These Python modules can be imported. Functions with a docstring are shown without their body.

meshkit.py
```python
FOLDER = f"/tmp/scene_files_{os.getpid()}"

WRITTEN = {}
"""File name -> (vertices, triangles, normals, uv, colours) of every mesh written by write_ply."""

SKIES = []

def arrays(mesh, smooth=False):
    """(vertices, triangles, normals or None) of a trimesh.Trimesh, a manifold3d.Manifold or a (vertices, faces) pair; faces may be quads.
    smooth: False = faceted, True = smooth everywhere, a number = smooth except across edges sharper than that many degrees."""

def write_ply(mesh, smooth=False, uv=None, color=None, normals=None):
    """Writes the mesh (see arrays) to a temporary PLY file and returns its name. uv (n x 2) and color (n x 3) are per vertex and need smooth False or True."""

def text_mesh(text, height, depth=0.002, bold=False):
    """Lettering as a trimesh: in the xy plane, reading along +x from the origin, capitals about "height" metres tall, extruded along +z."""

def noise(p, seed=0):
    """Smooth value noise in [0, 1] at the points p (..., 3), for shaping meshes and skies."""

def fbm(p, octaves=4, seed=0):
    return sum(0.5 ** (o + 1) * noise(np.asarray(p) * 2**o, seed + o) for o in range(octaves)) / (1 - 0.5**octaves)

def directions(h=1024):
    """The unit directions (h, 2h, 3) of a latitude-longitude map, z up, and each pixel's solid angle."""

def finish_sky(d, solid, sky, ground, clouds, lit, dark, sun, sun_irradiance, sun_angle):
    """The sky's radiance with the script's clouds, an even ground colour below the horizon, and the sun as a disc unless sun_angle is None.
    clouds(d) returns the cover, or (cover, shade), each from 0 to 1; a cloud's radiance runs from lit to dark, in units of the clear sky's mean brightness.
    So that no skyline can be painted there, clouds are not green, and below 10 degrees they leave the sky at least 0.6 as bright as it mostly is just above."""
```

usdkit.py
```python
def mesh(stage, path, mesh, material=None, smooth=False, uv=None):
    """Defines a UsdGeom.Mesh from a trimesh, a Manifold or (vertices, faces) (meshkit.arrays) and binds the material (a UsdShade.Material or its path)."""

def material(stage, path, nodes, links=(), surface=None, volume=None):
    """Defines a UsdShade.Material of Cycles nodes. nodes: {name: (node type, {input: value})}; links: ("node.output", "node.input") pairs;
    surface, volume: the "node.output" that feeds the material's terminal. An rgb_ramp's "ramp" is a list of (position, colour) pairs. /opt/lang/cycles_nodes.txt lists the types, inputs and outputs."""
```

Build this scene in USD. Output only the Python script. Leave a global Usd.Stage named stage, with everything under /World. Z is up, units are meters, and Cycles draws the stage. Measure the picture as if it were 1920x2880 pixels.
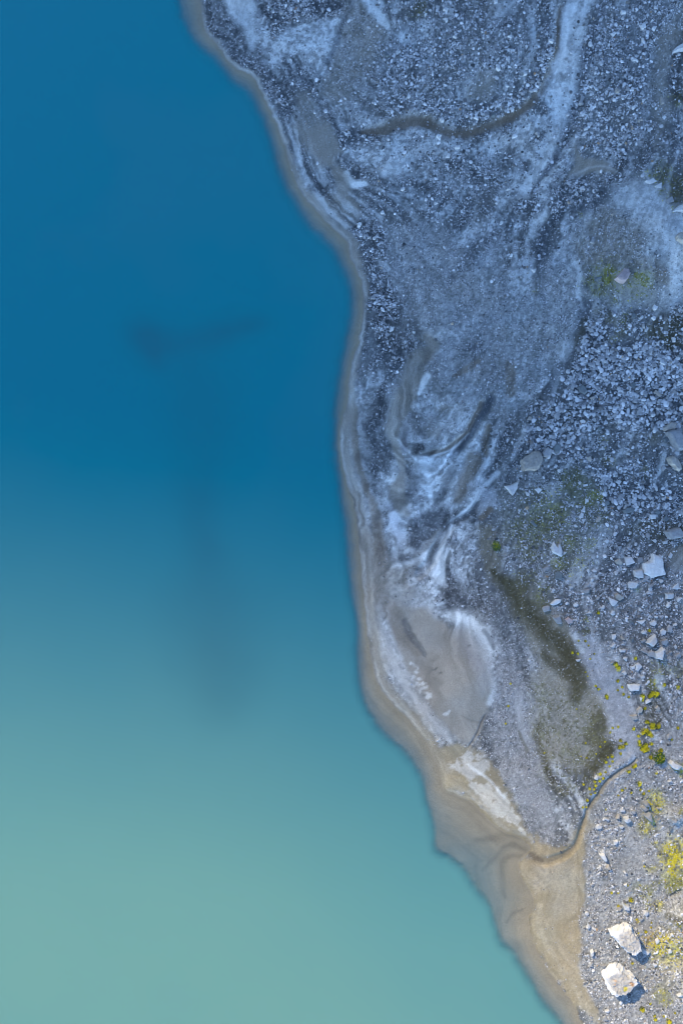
import math, numpy as np, usdkit
from scipy import ndimage
from pxr import Usd, UsdGeom, UsdLux, UsdShade, Gf, Sdf, Vt

# ------------------------------------------------------------------ camera, sky, sun
H = 80.0                      # flying height above the lake (m)
S = 80.0 / 1920               # metres per map unit at lake level (map: 1920 wide, 2880 high, y down)
EXPOSURE = 1.9
SUN_INTENSITY, SUN_ANGLE = 0.5, 0.53
SKY_STRENGTH = 0.15
SUN_ELEV = math.radians(32)
SUN_AZ = (-0.62, 0.785)       # horizontal direction towards the sun

stage = Usd.Stage.CreateInMemory()
UsdGeom.SetStageUpAxis(stage, UsdGeom.Tokens.z)
UsdGeom.SetStageMetersPerUnit(stage, 1.0)
UsdGeom.Xform.Define(stage, '/World')
UsdGeom.Scope.Define(stage, '/World/Looks')
cam = UsdGeom.Camera.Define(stage, '/World/camera')
cam.AddTranslateOp().Set((0, 0, H))
cam.CreateHorizontalApertureAttr(24.0)
cam.CreateVerticalApertureAttr(36.0)
cam.CreateFocalLengthAttr(24.0 * H / 80.0)
cam.CreateClippingRangeAttr((1.0, 50000.0))
cam.CreateExposureAttr(EXPOSURE)

_n = math.hypot(*SUN_AZ)
SUN = np.array([SUN_AZ[0] / _n * math.cos(SUN_ELEV), SUN_AZ[1] / _n * math.cos(SUN_ELEV), math.sin(SUN_ELEV)])
dome = UsdLux.DomeLight.Define(stage, '/World/sky')
dome.CreateIntensityAttr(1.0)
sky_mat = usdkit.material(stage, '/World/Looks/sky_air', {
    'sky': ('sky_texture', {'sky_type': 'single_scattering', 'sun_disc': False, 'sun_elevation': SUN_ELEV,
                            'sun_rotation': math.atan2(SUN[0], SUN[1]), 'altitude': 2000.0,
                            'air_density': 1.0, 'aerosol_density': 0.05, 'ozone_density': 3.5}),
    'bg': ('background_shader', {'strength': SKY_STRENGTH})}, [('sky.color', 'bg.color')], surface='bg.background')
UsdShade.MaterialBindingAPI.Apply(dome.GetPrim()).Bind(sky_mat)
dome.GetPrim().SetCustomDataByKey('kind', 'structure')
sun = UsdLux.DistantLight.Define(stage, '/World/sun')
sun.CreateIntensityAttr(SUN_INTENSITY)
sun.CreateAngleAttr(SUN_ANGLE)
sun.CreateColorAttr((1.0, 0.82, 0.53))
sun.CreateNormalizeAttr(True)
_x = np.cross([0, 0, 1], SUN); _x /= np.linalg.norm(_x); _y = np.cross(SUN, _x)
sun.AddTransformOp().Set(Gf.Matrix4d(*_x, 0, *_y, 0, *SUN, 0, 0, 0, 0, 1))

# ------------------------------------------------------------------ helpers
_used = {}
def path_for(name, parent='/World'):
    k = (parent, name)
    n = _used.get(k, 0); _used[k] = n + 1
    return f'{parent}/{name}' if n == 0 else f'{parent}/{name}_{n:03d}'
def tag(prim, label=None, category=None, group=None, kind=None):
    for k, v in (('label', label), ('category', category), ('group', group), ('kind', kind)):
        if v: prim.SetCustomDataByKey(k, v)
    return prim
def vcol(gm, name, arr):
    arr = np.asarray(arr, np.float32)
    pv = UsdGeom.PrimvarsAPI(gm)
    if arr.ndim == 2:
        pv.CreatePrimvar(name, Sdf.ValueTypeNames.Color3fArray, 'vertex').Set(Vt.Vec3fArray.FromNumpy(arr))
    else:
        pv.CreatePrimvar(name, Sdf.ValueTypeNames.FloatArray, 'vertex').Set(Vt.FloatArray.FromNumpy(arr))

_tables = {}
def vn(x, y, seed):
    """value noise, 0..1"""
    if seed not in _tables: _tables[seed] = np.random.default_rng(1000 + seed).random((256, 256)).astype(np.float32)
    T = _tables[seed]
    xi, yi = np.floor(x), np.floor(y)
    fx, fy = (x - xi).astype(np.float32), (y - yi).astype(np.float32)
    fx, fy = fx * fx * (3 - 2 * fx), fy * fy * (3 - 2 * fy)
    xi, yi = xi.astype(np.int64) & 255, yi.astype(np.int64) & 255
    x1, y1 = (xi + 1) & 255, (yi + 1) & 255
    a, b, c, d = T[yi, xi], T[yi, x1], T[y1, xi], T[y1, x1]
    return (a + (b - a) * fx) * (1 - fy) + (c + (d - c) * fx) * fy
def fbm(x, y, seed, octs=4):
    s, a, t = 0, 1.0, 0
    for k in range(octs):
        c, q = math.cos(0.6 * k), math.sin(0.6 * k)
        s = s + a * vn((x * c - y * q) * 2 ** k + 17.3 * k, (x * q + y * c) * 2 ** k + 9.1 * k, seed * 7 + k)
        t += a; a *= 0.55
    return s / t
def sstep(a, b, x):
    t = np.clip((x - a) / (b - a), 0, 1)
    return t * t * (3 - 2 * t)

# ------------------------------------------------------------------ the map of the place
STEP = 2.5
X0, Y0, X1, Y1 = -150, -150, 2090, 3030
gx, gy = np.arange(X0, X1, STEP), np.arange(Y0, Y1, STEP)
NX, NY = len(gx), len(gy)
PX, PY = np.meshgrid(gx, gy)
WX = PX + 16 * (fbm(PX / 60, PY / 60, 1, 4) - .5) * 2 + 7 * (fbm(PX / 14, PY / 14, 3, 3) - .5) * 2
WY = PY + 16 * (fbm(PX / 60, PY / 60, 2, 4) - .5) * 2 + 7 * (fbm(PX / 14, PY / 14, 4, 3) - .5) * 2

CR = {0: (0, 0, 1), 1: (480, 0, .4592), 2: (1200, 0, .4592), 3: (880, 640, .33163), 4: (1400, 640, .33163), 5: (880, 1140, .33163),
      6: (1400, 1140, .33163), 7: (960, 1640, .33163), 8: (1400, 1640, .33163), 9: (1160, 2140, .31471), 10: (1500, 2140, .31461), 11: (0, 720, .63776)}
def pts(c, *flat):
    ox, oy, k = CR[c]
    p = np.array(flat, float).reshape(-1, 2)
    return np.stack([ox + p[:, 0] * k, oy + p[:, 1] * k], 1)

def window(p, pad):
    a = np.clip(int((p[:, 0].min() - pad - X0) / STEP), 0, NX - 1); b = np.clip(int((p[:, 0].max() + pad - X0) / STEP) + 2, 1, NX)
    c = np.clip(int((p[:, 1].min() - pad - Y0) / STEP), 0, NY - 1); d = np.clip(int((p[:, 1].max() + pad - Y0) / STEP) + 2, 1, NY)
    return slice(c, d), slice(a, b)
def seg_dist(x, y, p, closed=False, widths=None):
    best = np.full(x.shape, 1e9, np.float32)
    n = len(p) if closed else len(p) - 1
    for i in range(n):
        a, b = p[i], p[(i + 1) % len(p)]
        dx, dy = b - a
        t = np.clip(((x - a[0]) * dx + (y - a[1]) * dy) / (dx * dx + dy * dy + 1e-9), 0, 1)
        d = np.hypot(x - a[0] - t * dx, y - a[1] - t * dy)
        if widths is not None:
            d = d / (widths[i] + (widths[i + 1] - widths[i]) * t)
        best = np.minimum(best, d)
    return best
def inside(x, y, p):
    r = np.zeros(x.shape, bool)
    for i in range(len(p)):
        a, b = p[i], p[(i + 1) % len(p)]
        if a[1] == b[1]: continue
        r ^= ((a[1] > y) != (b[1] > y)) & (x < (b[0] - a[0]) * (y - a[1]) / (b[1] - a[1]) + a[0])
    return r
def curve(p, n=8):
    """Catmull-Rom through the points"""
    q = np.vstack([2 * p[0] - p[1], p, 2 * p[-1] - p[-2]])
    out = []
    for i in range(1, len(q) - 2):
        for t in np.arange(n) / n:
            out.append(.5 * (2 * q[i] + (q[i + 1] - q[i - 1]) * t + (2 * q[i - 1] - 5 * q[i] + 4 * q[i + 1] - q[i + 2]) * t * t + (3 * q[i] - q[i - 1] - 3 * q[i + 1] + q[i + 2]) * t ** 3))
    out.append(p[-1])
    return np.array(out)
def m_stroke(p, w, feather=.5, warp=True, smooth=True):
    """mask of a brush stroke: half width w (one number or one per point, map units)"""
    w = np.full(len(p), float(w)) if np.ndim(w) == 0 else np.asarray(w, float)
    if smooth:
        ww = np.interp(np.linspace(0, len(p) - 1, (len(p) - 1) * 4 + 1), np.arange(len(p)), w); pc = curve(p, 4)
    else: ww, pc = w, p
    sl = window(p, w.max() * 2 + 40)
    f_ = min(1.0, max(.12, w.mean() / 30)) if warp else 0
    x, y = PX[sl] + (WX[sl] - PX[sl]) * f_, PY[sl] + (WY[sl] - PY[sl]) * f_
    return sl, 1 - sstep(1 - feather, 1 + feather, seg_dist(x, y, pc, widths=ww))
def m_poly(p, feather=8, warp=True):
    sl = window(p, feather + 40)
    x, y = (WX[sl], WY[sl]) if warp else (PX[sl], PY[sl])
    d = seg_dist(x, y, p, True) * np.where(inside(x, y, p), 1, -1)
    return sl, sstep(-feather, feather, d)
def m_spot(c, x, y, r, ry=None):
    q = pts(c, x, y); k = CR[c][2]
    rx, ry = r * k, (ry or r) * k
    sl = window(q, max(rx, ry) * 1.6 + 40)
    d = np.hypot((WX[sl] - q[0, 0]) / rx, (WY[sl] - q[0, 1]) / ry)
    return sl, 1 - sstep(.35, 1.35, d)

# the water's edge and the brink of the shallow shelf (map units)
WATER = np.array([(548, -400), (556, -150), (563, 0), (567, 46), (579, 96), (618, 131), (641, 170), (677, 197), (714, 216), (730, 248), (751, 294), (778, 349), (797, 400), (806, 427), (824, 491), (847, 542), (879, 583),
    (921, 629), (973, 680), (989, 730), (1008, 773), (1019, 812), (1021, 852), (1014, 905), (1008, 968), (993, 1011), (983, 1064), (976, 1140), (960, 1193), (956, 1240), (963, 1306), (975, 1356), (988, 1405), (1003, 1472),
    (1012, 1555), (1019, 1640), (1031, 1773), (1043, 1839), (1061, 1922), (1103, 1978), (1146, 2021), (1186, 2070), (1215, 2120), (1236, 2171), (1250, 2222), (1311, 2248), (1355, 2284), (1387, 2319), (1421, 2343), (1468, 2362),
    (1492, 2386), (1476, 2402), (1456, 2430), (1465, 2474), (1494, 2511), (1503, 2549), (1489, 2581), (1494, 2631), (1516, 2691), (1560, 2755), (1604, 2816), (1635, 2880), (1680, 3000), (1740, 3400)], float)
SHELF = np.array([(500, -400), (505, -150), (510, 0), (530, 69), (563, 122), (613, 165), (659, 222), (692, 243), (728, 294), (751, 349), (772, 413), (783, 459), (808, 519), (841, 578), (868, 620), (908, 662), (941, 697),
    (961, 735), (982, 782), (992, 826), (994, 865), (986, 915), (975, 965), (963, 1031), (951, 1104), (948, 1150), (946, 1223), (948, 1290), (957, 1340), (966, 1405), (976, 1472), (983, 1555), (993, 1650), (1010, 1756),
    (1010, 1839), (1016, 1922), (1040, 1988), (1076, 2048), (1113, 2081), (1146, 2111), (1173, 2146), (1195, 2190), (1207, 2244), (1226, 2316), (1233, 2385), (1268, 2405), (1311, 2442), (1346, 2496), (1387, 2552),
    (1409, 2631), (1453, 2681), (1490, 2738), (1531, 2810), (1560, 2842), (1588, 2880), (1640, 3000), (1700, 3400)], float)
WATER_C, SHELF_C = curve(WATER, 5), curve(SHELF, 5)
def dense(p, step=1.5):
    seg = np.hypot(*np.diff(p, axis=0).T); s = np.concatenate([[0], np.cumsum(seg)])
    t = np.arange(0, s[-1], step)
    return np.stack([np.interp(t, s, p[:, 0]), np.interp(t, s, p[:, 1])], 1), t
from scipy.spatial import cKDTree
wd, wt = dense(WATER_C); sd, _ = dense(SHELF_C)
wtree, stree = cKDTree(wd), cKDTree(sd)
nzx = PX + 5 * (fbm(PX / 22, PY / 22, 5, 3) - .5) * 2
nzy = PY + 5 * (fbm(PX / 22, PY / 22, 6, 3) - .5) * 2
P2 = np.stack([nzx.ravel(), nzy.ravel()], 1)
dW, iW = wtree.query(P2); dW = dW.reshape(PX.shape); along = wt[iW].reshape(PX.shape)
dS = stree.query(P2)[0].reshape(PX.shape)
big = lambda p: np.vstack([p, [(9000, 3400), (9000, -400)]])
land = inside(nzx, nzy, big(WATER_C)); shal = inside(nzx, nzy, big(SHELF_C)) & ~land
D = np.where(land, dW, -dW)                                   # signed distance inland, map units

# ---- lake bed and water depth
KW = 1.15                                                      # how fast the milky water hides the bed (per metre)
mouth = np.exp(-((PX - 1400) / 120) ** 2 - ((PY - 2420) / 120) ** 2)
shelf_depth = .20 + .12 * mouth
f = dW / (dW + dS + 1e-3)
depth = np.where(shal, shelf_depth * f ** 1.2, 0)
deep = ~(land | shal)
depth = np.where(deep, shelf_depth + .9 * (dS * S) ** 1.3, depth)
depth = np.minimum(depth, 9.0)
# a drowned shoal shape off the beach, bed raised and dark, only just showing through the milky water
SHO = np.zeros(PX.shape, np.float32)
def shoal(p, w, a, feather=.95):
    sl, m = m_stroke(p, w, feather, warp=False)
    SHO[sl] = np.maximum(SHO[sl], a * m)
shoal(pts(11, 630, 350, 700, 400, 820, 385, 950, 350, 1060, 310, 1190, 290), [55, 58, 44, 42, 34, 16], .33)
shoal(pts(11, 640, 350, 670, 430, 690, 470), [34, 36, 28], .46)
shoal(pts(11, 800, 420, 880, 620, 890, 850, 880, 1010, 880, 1200, 920, 1330), [70, 95, 90, 70, 50, 50], .20)
shoal(pts(11, 900, 1300, 910, 1450, 930, 1600, 960, 1780, 980, 1920), [50, 80, 125, 110, 80], .17)
SHO = ndimage.gaussian_filter(SHO, 9)
SHO *= 1.5 * (.75 + .5 * fbm(PX / 130, PY / 130, 8, 3))
depth = np.where(deep, np.minimum(depth, np.maximum((-.55 + np.sqrt(.3025 - 4 * KW ** 2 * np.log(np.minimum(SHO + 1e-5, .9)))) / (2 * KW ** 2), .5)), depth)

# ---- broad relief (function of the true ground position)
dm = np.maximum(D, 0) * S
MACRO = .30 * (1 - np.exp(-dm / 2.2)) + .045 * np.maximum(dm - 5, 0) + .02 * np.maximum(dm - 20, 0)
MACRO = MACRO + .35 * (fbm(PX / 170, PY / 170, 9, 4) - .5) * sstep(3, 12, dm)
def mound(c, x, y, rx, ry, h):
    q = pts(c, x, y)[0]
    d = np.hypot((PX - q[0]) / rx, (PY - q[1]) / ry)
    MACRO[:] += h * np.exp(-d ** 2 * 1.2)
mound(0, 1830, 690, 150, 170, 2.2)                              # pale dome by the right edge
mound(0, 1450, 180, 190, 170, .9)
mound(0, 1760, 330, 130, 220, .7)
mound(0, 1330, 800, 180, 200, .6)
mound(0, 1330, 1090, 130, 140, .5)
mound(7, 1080, 780, 95, 105, .7)
mound(10, 1240, 460, 26, 24, .8)
mound(10, 1330, 1330, 55, 32, 1.6)
mound(10, 1290, 1560, 60, 40, .7)
mound(10, 1380, 1900, 60, 60, .8)
MACRO = np.where(land, MACRO, -depth)
MACRO = np.where(land, ndimage.gaussian_filter(MACRO, 1.0), MACRO).astype(np.float32)

# ---- colours, stones and fine relief
C = {k: np.array(v) for k, v in dict(
    gravel=(.115, .117, .118), dark=(.060, .064, .070), mid=(.19, .193, .195), silt=(.49, .49, .485), white=(.60,.60,.59), mud=(.195, .178, .155), brown=(.135, .108, .082),
    grey_sand=(.255, .235, .205), tan=(.26, .212, .135), wet=(.17,.14,.095), lobe=(.225,.205,.178), moss=(.055, .047, .022), olive=(.150, .142, .075), lime=(.27, .26, .05),
    yellow=(.62, .52, .02), rust=(.30, .17, .04), bed=(.20, .165, .115), black=(.035, .036, .038)).items()}
COL = np.empty((NY, NX, 3), np.float32); COL[:] = C['gravel']
DENS = np.full((NY, NX), .55, np.float32)       # small stones
BIG = np.full((NY, NX), .25, np.float32)        # hand-sized and larger stones
DZ = np.zeros((NY, NX), np.float32)
N40, N18, N7 = fbm(PX / 46, PY / 46, 20, 4), fbm(PX / 18, PY / 18, 21, 3), fbm(PX / 6, PY / 6, 22, 2)
N90 = fbm(WX / 110, WY / 110, 23, 4)
RND = np.random.default_rng(77).random((NY, NX)).astype(np.float32)
def lay(m, color=None, a=1.0, dens=None, big=None, dz=0.0, mottle=0.0):
    sl, k = m
    k = k.astype(np.float32)
    if mottle:                                  # break the edge and body of the patch into clumps
        k = k * (1 - mottle) + mottle * sstep(.42, .58, k * .62 + (N18[sl] - .5) * .9 + (N7[sl] - .5) * .7 + .12) * sstep(0, .25, k)
    if color is not None:
        COL[sl] += (k * a)[..., None] * ((C[color] if isinstance(color, str) else np.array(color)) - COL[sl])
    if dens is not None: DENS[sl] += k * (dens - DENS[sl])
    if big is not None: BIG[sl] += k * (big - BIG[sl])
    if dz: DZ[sl] += k * dz
ALL = (slice(None), slice(None))
# ground mix of the rubble slope: silt skin, gravel, dark gravel, in clumps drawn out along the flow (upper right to lower left)
GUIDE = dense(curve(np.array([(1640, -400), (1615, -100), (1600, 250), (1520, 560), (1455, 850), (1370, 1090), (1270, 1350), (1190, 1600), (1220, 1850), (1330, 2150), (1480, 2400), (1620, 2800), (1700, 3200)], float), 8), 4.0)
_d, _i = cKDTree(GUIDE[0]).query(np.stack([PX.ravel(), PY.ravel()], 1))
side = np.where(PX > GUIDE[0][_i, 0].reshape(PX.shape), 1, -1)
near = np.exp(-(np.maximum(D, 0) / 170) ** 2)                      # near the beach the bands follow the shore instead
fy = (_d.reshape(PX.shape) * side) * (1 - near) + np.maximum(D, 0) * near + 26 * (fbm(PX / 130, PY / 130, 41, 3) - .5) * 2 + 8 * (fbm(PX / 40, PY / 40, 42, 3) - .5) * 2
fx = GUIDE[1][_i].reshape(PX.shape)
FLOW = fbm(fx / 210 + 2 * N90, fy / 24, 24, 4)
FINE_FLOW = fbm(fx / 150, fy / 7, 43, 3)
k = sstep(.44, .60, FLOW * .66 + N18 * .22 + N7 * .12)
lay((ALL, k), 'silt', .75, dens=.35)
k = sstep(.50, .62, fbm(fx / 190, fy / 20, 25, 4) * .68 + N18 * .32)
lay((ALL, k), 'dark', .75, dens=.8)
R = lambda *a: None
# dark gravel fan at the very top left, with silt
lay(m_poly(pts(1, 200, -60, 340, -60, 330, 80, 480, 120, 520, 320, 620, 400, 700, 520, 740, 620, 740, 760, 660, 740, 560, 540, 350, 360, 215, 190), 14), 'dark', .75, dens=.75, big=.05)
lay(m_poly(pts(1, 330, -60, 520, -60, 540, 200, 500, 330, 420, 160, 340, 100), 14), 'silt', .8, dens=.1, big=0)
lay(m_poly(pts(1, 520, 120, 600, 140, 620, 260, 720, 170, 860, 130, 1020, 110, 1040, 200, 940, 420, 900, 460, 800, 320, 700, 340, 620, 420, 560, 320), 12), 'silt', .95, dens=.35, big=.1, mottle=.6)
lay(m_poly(pts(1, 580, 20, 720, -40, 1000, -40, 1050, 60, 950, 120, 800, 120, 700, 150, 620, 210, 560, 120), 14), 'dark', .8, dens=1, big=.6)
lay(m_poly(pts(1, 640, 480, 760, 420, 950, 470, 900, 560, 760, 620, 700, 800, 620, 640, 560, 500), 14), 'dark', .6, dens=.9, big=.35)
lay(m_poly(pts(1, 1060, 30, 1200, 20, 1320, 170, 1240, 330, 1080, 620, 900, 560, 960, 420, 1030, 240), 14), 'mud', .75, dens=.55, big=.1)
lay(m_stroke(pts(1, 1110, 10, 1050, 130, 1010, 260, 960, 370), 9), 'black', .5, dz=-.15)
lay(m_stroke(pts(1, 1200, 0, 1250, 60, 1300, 130, 1325, 170), [16, 14, 14, 8]), 'silt', .95, dens=.1, big=0)
lay(m_stroke(pts(1, 1060, 560, 1180, 420, 1280, 260), [60, 45, 30]), 'mud', .5, dens=.6)
lay(m_stroke(pts(1, 1440, 250, 1500, 200, 1568, 160), [30, 36, 30]), 'silt', .9, mottle=.7)
lay(m_poly(pts(1, 1280, 300, 1568, 260, 1568, 480, 1420, 560, 1290, 600, 1240, 420), 20), 'gravel', .5, dens=.9, big=.75)
lay(m_poly(pts(1, 1300, 560, 1568, 480, 1568, 740, 1300, 720), 20), 'gravel', .5, dens=.9, big=.8)
lay(m_poly(pts(1, 740, 560, 850, 540, 900, 680, 960, 760, 860, 860, 760, 800), 16), 'mud', .7, dens=.25, big=.05)
lay(m_poly(pts(1, 740, 760, 960, 760, 1080, 900, 1000, 1000, 900, 1030, 840, 940, 760, 880), 14), 'lobe', .9, dens=.06, big=0)
lay(m_poly(pts(1, 1150, 720, 1230, 740, 1240, 800, 1180, 830, 1130, 780), 10), 'silt', .8, dens=.3, mottle=.5)
lay(m_poly(pts(1, 1020, 820, 1160, 800, 1240, 880, 1130, 920, 1040, 890), 10), 'dark', .8, dens=1, big=.6)
lay(m_stroke(pts(1, 1100, 940, 1250, 960, 1400, 930, 1540, 880), [16, 24, 38, 40]), 'silt', .9, mottle=.6)
lay(m_stroke(pts(1, 1290, 1040, 1380, 1010, 1460, 980), [14, 22, 16]), 'silt', .95, dens=.15)
lay(m_poly(pts(1, 1090, 1020, 1200, 1050, 1200, 1110, 1090, 1100), 8), 'dark', .9, dens=1, big=.6)
lay(m_stroke(pts(1, 1080, 1060, 1110, 1125, 1190, 1120), [9, 12, 8]), 'white', .9, dens=.05, big=0)
lay(m_stroke(pts(1, 1020, 1040, 1060, 1090, 1060, 1200, 1120, 1260), [16, 20, 18, 12]), 'lobe', .8, dens=.08, big=0)
lay(m_poly(pts(1, 870, 1060, 1000, 1080, 1000, 1180, 900, 1240, 860, 1150), 16), 'dark', .8, dens=.8, big=.25)
lay(m_poly(pts(1, 880, 1230, 1000, 1190, 1130, 1230, 1150, 1320, 1080, 1440, 980, 1360), 16), 'lobe', .85, dens=.1, big=0)
shore = fbm(np.maximum(D, 0) / 7 + 2.2 * N90, along / 150, 36, 4)
for flat in ((640, 720, 760, 780, 900, 1000, 1010, 1120, 900, 1160, 740, 980), (840, 1180, 1000, 1180, 1140, 1260, 1120, 1400, 1060, 1460, 900, 1330)):
    sl, k = m_poly(pts(1, *flat), 18)
    lay((sl, k * sstep(.50, .60, shore[sl])), 'dark', .75, dens=.3, big=.02)
    lay((sl, k * sstep(.52, .42, shore[sl])), 'silt', .55, dens=.1, big=0)
# dark rubble nose at the beach corner
lay(m_poly(pts(3, 280, 30, 330, -40, 560, -60, 640, 60, 620, 250, 520, 340, 640, 420, 720, 600, 700, 800, 560, 760, 480, 560, 340, 260), 14), 'dark', .85, dens=1.1, big=.55)
lay(m_poly(pts(3, 500, 560, 700, 520, 700, 660, 660, 780, 660, 920, 560, 960, 540, 760), 12), 'black', .55, dens=1, big=1.0)
lay(m_poly(pts(3, 540, 960, 860, 960, 850, 1200, 700, 1400, 640, 1340, 620, 1180, 560, 1060), 18), 'dark', .7, dens=.8, big=.55)
lay(m_poly(pts(2, 0, 100, 300, 80, 600, 180, 560, 400, 420, 480, 240, 470, 0, 400), 24), 'mid', .45, dens=.9, big=.6)
lay(m_poly(pts(2, 300, 430, 430, 440, 390, 600, 200, 640, 220, 560, 290, 500), 14), 'mud', .7, dens=.3, big=.15)
lay(m_poly(pts(2, 400, 0, 580, 0, 540, 90, 440, 110), 14), 'silt', .7, dens=.2, big=.05)
# the brown bow-shaped bank and the stones heaped on its inside
lay(m_stroke(pts(2, 20, 650, 150, 680, 300, 700, 460, 650, 620, 560, 720, 420, 770, 280), [24, 26, 28, 26, 24, 22, 18]), 'gravel', .5, dens=1.1, big=1.1)
lay(m_stroke(pts(1, 1180, 810, 1300, 790, 1440, 745, 1568, 740), [9, 16, 17, 17]), 'brown', .9, dens=.15, big=.02, dz=-.25)
lay(m_stroke(pts(2, 0, 745, 120, 800, 230, 820, 330, 790, 470, 730, 600, 660, 690, 560, 745, 460, 795, 330, 805, 160, 830, 20), [16, 16, 14, 14, 13, 12, 11, 10, 9, 7, 6], .8), 'brown', .95, dens=.12, big=.08, dz=-.22)
# the pale washed track that runs down from the top edge
lay(m_stroke(pts(2, 930, -60, 920, 60, 900, 180, 880, 330, 850, 460, 830, 560, 830, 680), [36, 34, 30, 34, 42, 52, 40]), 'silt', 1.0, dens=.16, big=.06, mottle=.45, dz=-.1)
lay(m_stroke(pts(2, 880, 40, 850, 160, 830, 300, 790, 420), [16, 12, 10, 14]), 'white', .55, dens=.05, big=0)
lay(m_stroke(pts(2, 960, 180, 930, 300, 910, 420, 900, 560), [12, 9, 10, 10]), 'white', .5, dens=.05, big=0)
lay(m_stroke(pts(2, 870, 720, 850, 780, 800, 880, 740, 980, 690, 1080, 600, 1160), [12, 11, 13, 20, 24, 20]), 'silt', .95, dens=.12, big=.05)
lay(m_stroke(pts(2, 850, 920, 810, 1040, 740, 1100), [22, 18, 14]), 'silt', .8, mottle=.6)
lay(m_stroke(pts(2, 720, 1230, 690, 1330, 650, 1440), [16, 16, 10]), 'silt', .9, dens=.1, big=.05)
lay(m_stroke(pts(2, 1090, -40, 1040, 160, 1000, 300, 965, 450, 935, 620, 880, 780, 820, 910, 750, 1030, 640, 1170), [22, 21, 24, 20, 18, 17, 12, 9, 7], .95), 'dark', .8, dens=.6, big=.5, dz=-.3)  # cut beside the track, its shadow line painted into the ground colour
for a in ((0, 930, 200, 900), (300, 920, 390, 960), (380, 900, 600, 820), (560, 1060, 460, 1200), (0, 1060, 240, 1140), (200, 1460, 360, 1400), (560, 760, 700, 760), (600, 950, 700, 930)):
    lay(m_stroke(pts(2, *a), [20, 26], .7), 'silt', .8, mottle=.75, dens=.3)
lay(m_poly(pts(2, 0, 980, 260, 900, 420, 1000, 520, 1180, 300, 1240, 60, 1260), 30), 'gravel', .35, dens=1, big=.5)
lay(m_poly(pts(2, 560, 1230, 660, 1210, 720, 1240, 640, 1330, 560, 1310), 10), 'dark', .5, dens=.7, big=1.3)
# stony rise to the right of the track
lay(m_poly(pts(2, 1080, 60, 1300, 0, 1568, -60, 1400, 340, 1390, 560, 1380, 800, 1200, 960, 960, 940, 900, 800, 960, 600, 1000, 420), 24), 'mid', .55, dens=1, big=.7)
lay(m_poly(pts(2, 960, 560, 1340, 440, 1320, 760, 1180, 900, 1000, 900, 920, 700), 24), 'gravel', .4, dens=1.1, big=.95)
lay(m_poly(pts(2, 1400, 200, 1568, 60, 1568, 260, 1500, 420, 1480, 800, 1400, 960, 1380, 640), 20), 'mud', .8, dens=.4, big=.03)
lay(m_stroke(pts(2, 1560, 340, 1530, 460, 1560, 560), [26, 20, 30]), 'black', .7, dens=.5, big=.3)
lay(m_stroke(pts(2, 1420, 820, 1300, 960, 1180, 1020), [40, 30, 20]), 'dark', .4, dens=.6, big=.2)
# little mud fan
lay(m_poly(pts(2, 880, 890, 960, 970, 1100, 985, 1170, 1050, 1060, 1060, 940, 1070, 850, 1090, 890, 1000), 8), 'mud', .95, dens=.04, big=0)
lay(m_stroke(pts(2, 880, 1080, 940, 1050, 1020, 1020, 1100, 1020, 1160, 1050), 3, .95), 'silt', .3)
lay(m_poly(pts(2, 860, 1090, 1150, 1060, 1340, 1110, 1180, 1150, 1060, 1240, 930, 1280, 740, 1340, 760, 1230), 12), 'dark', .75, dens=1, big=.55)
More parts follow.
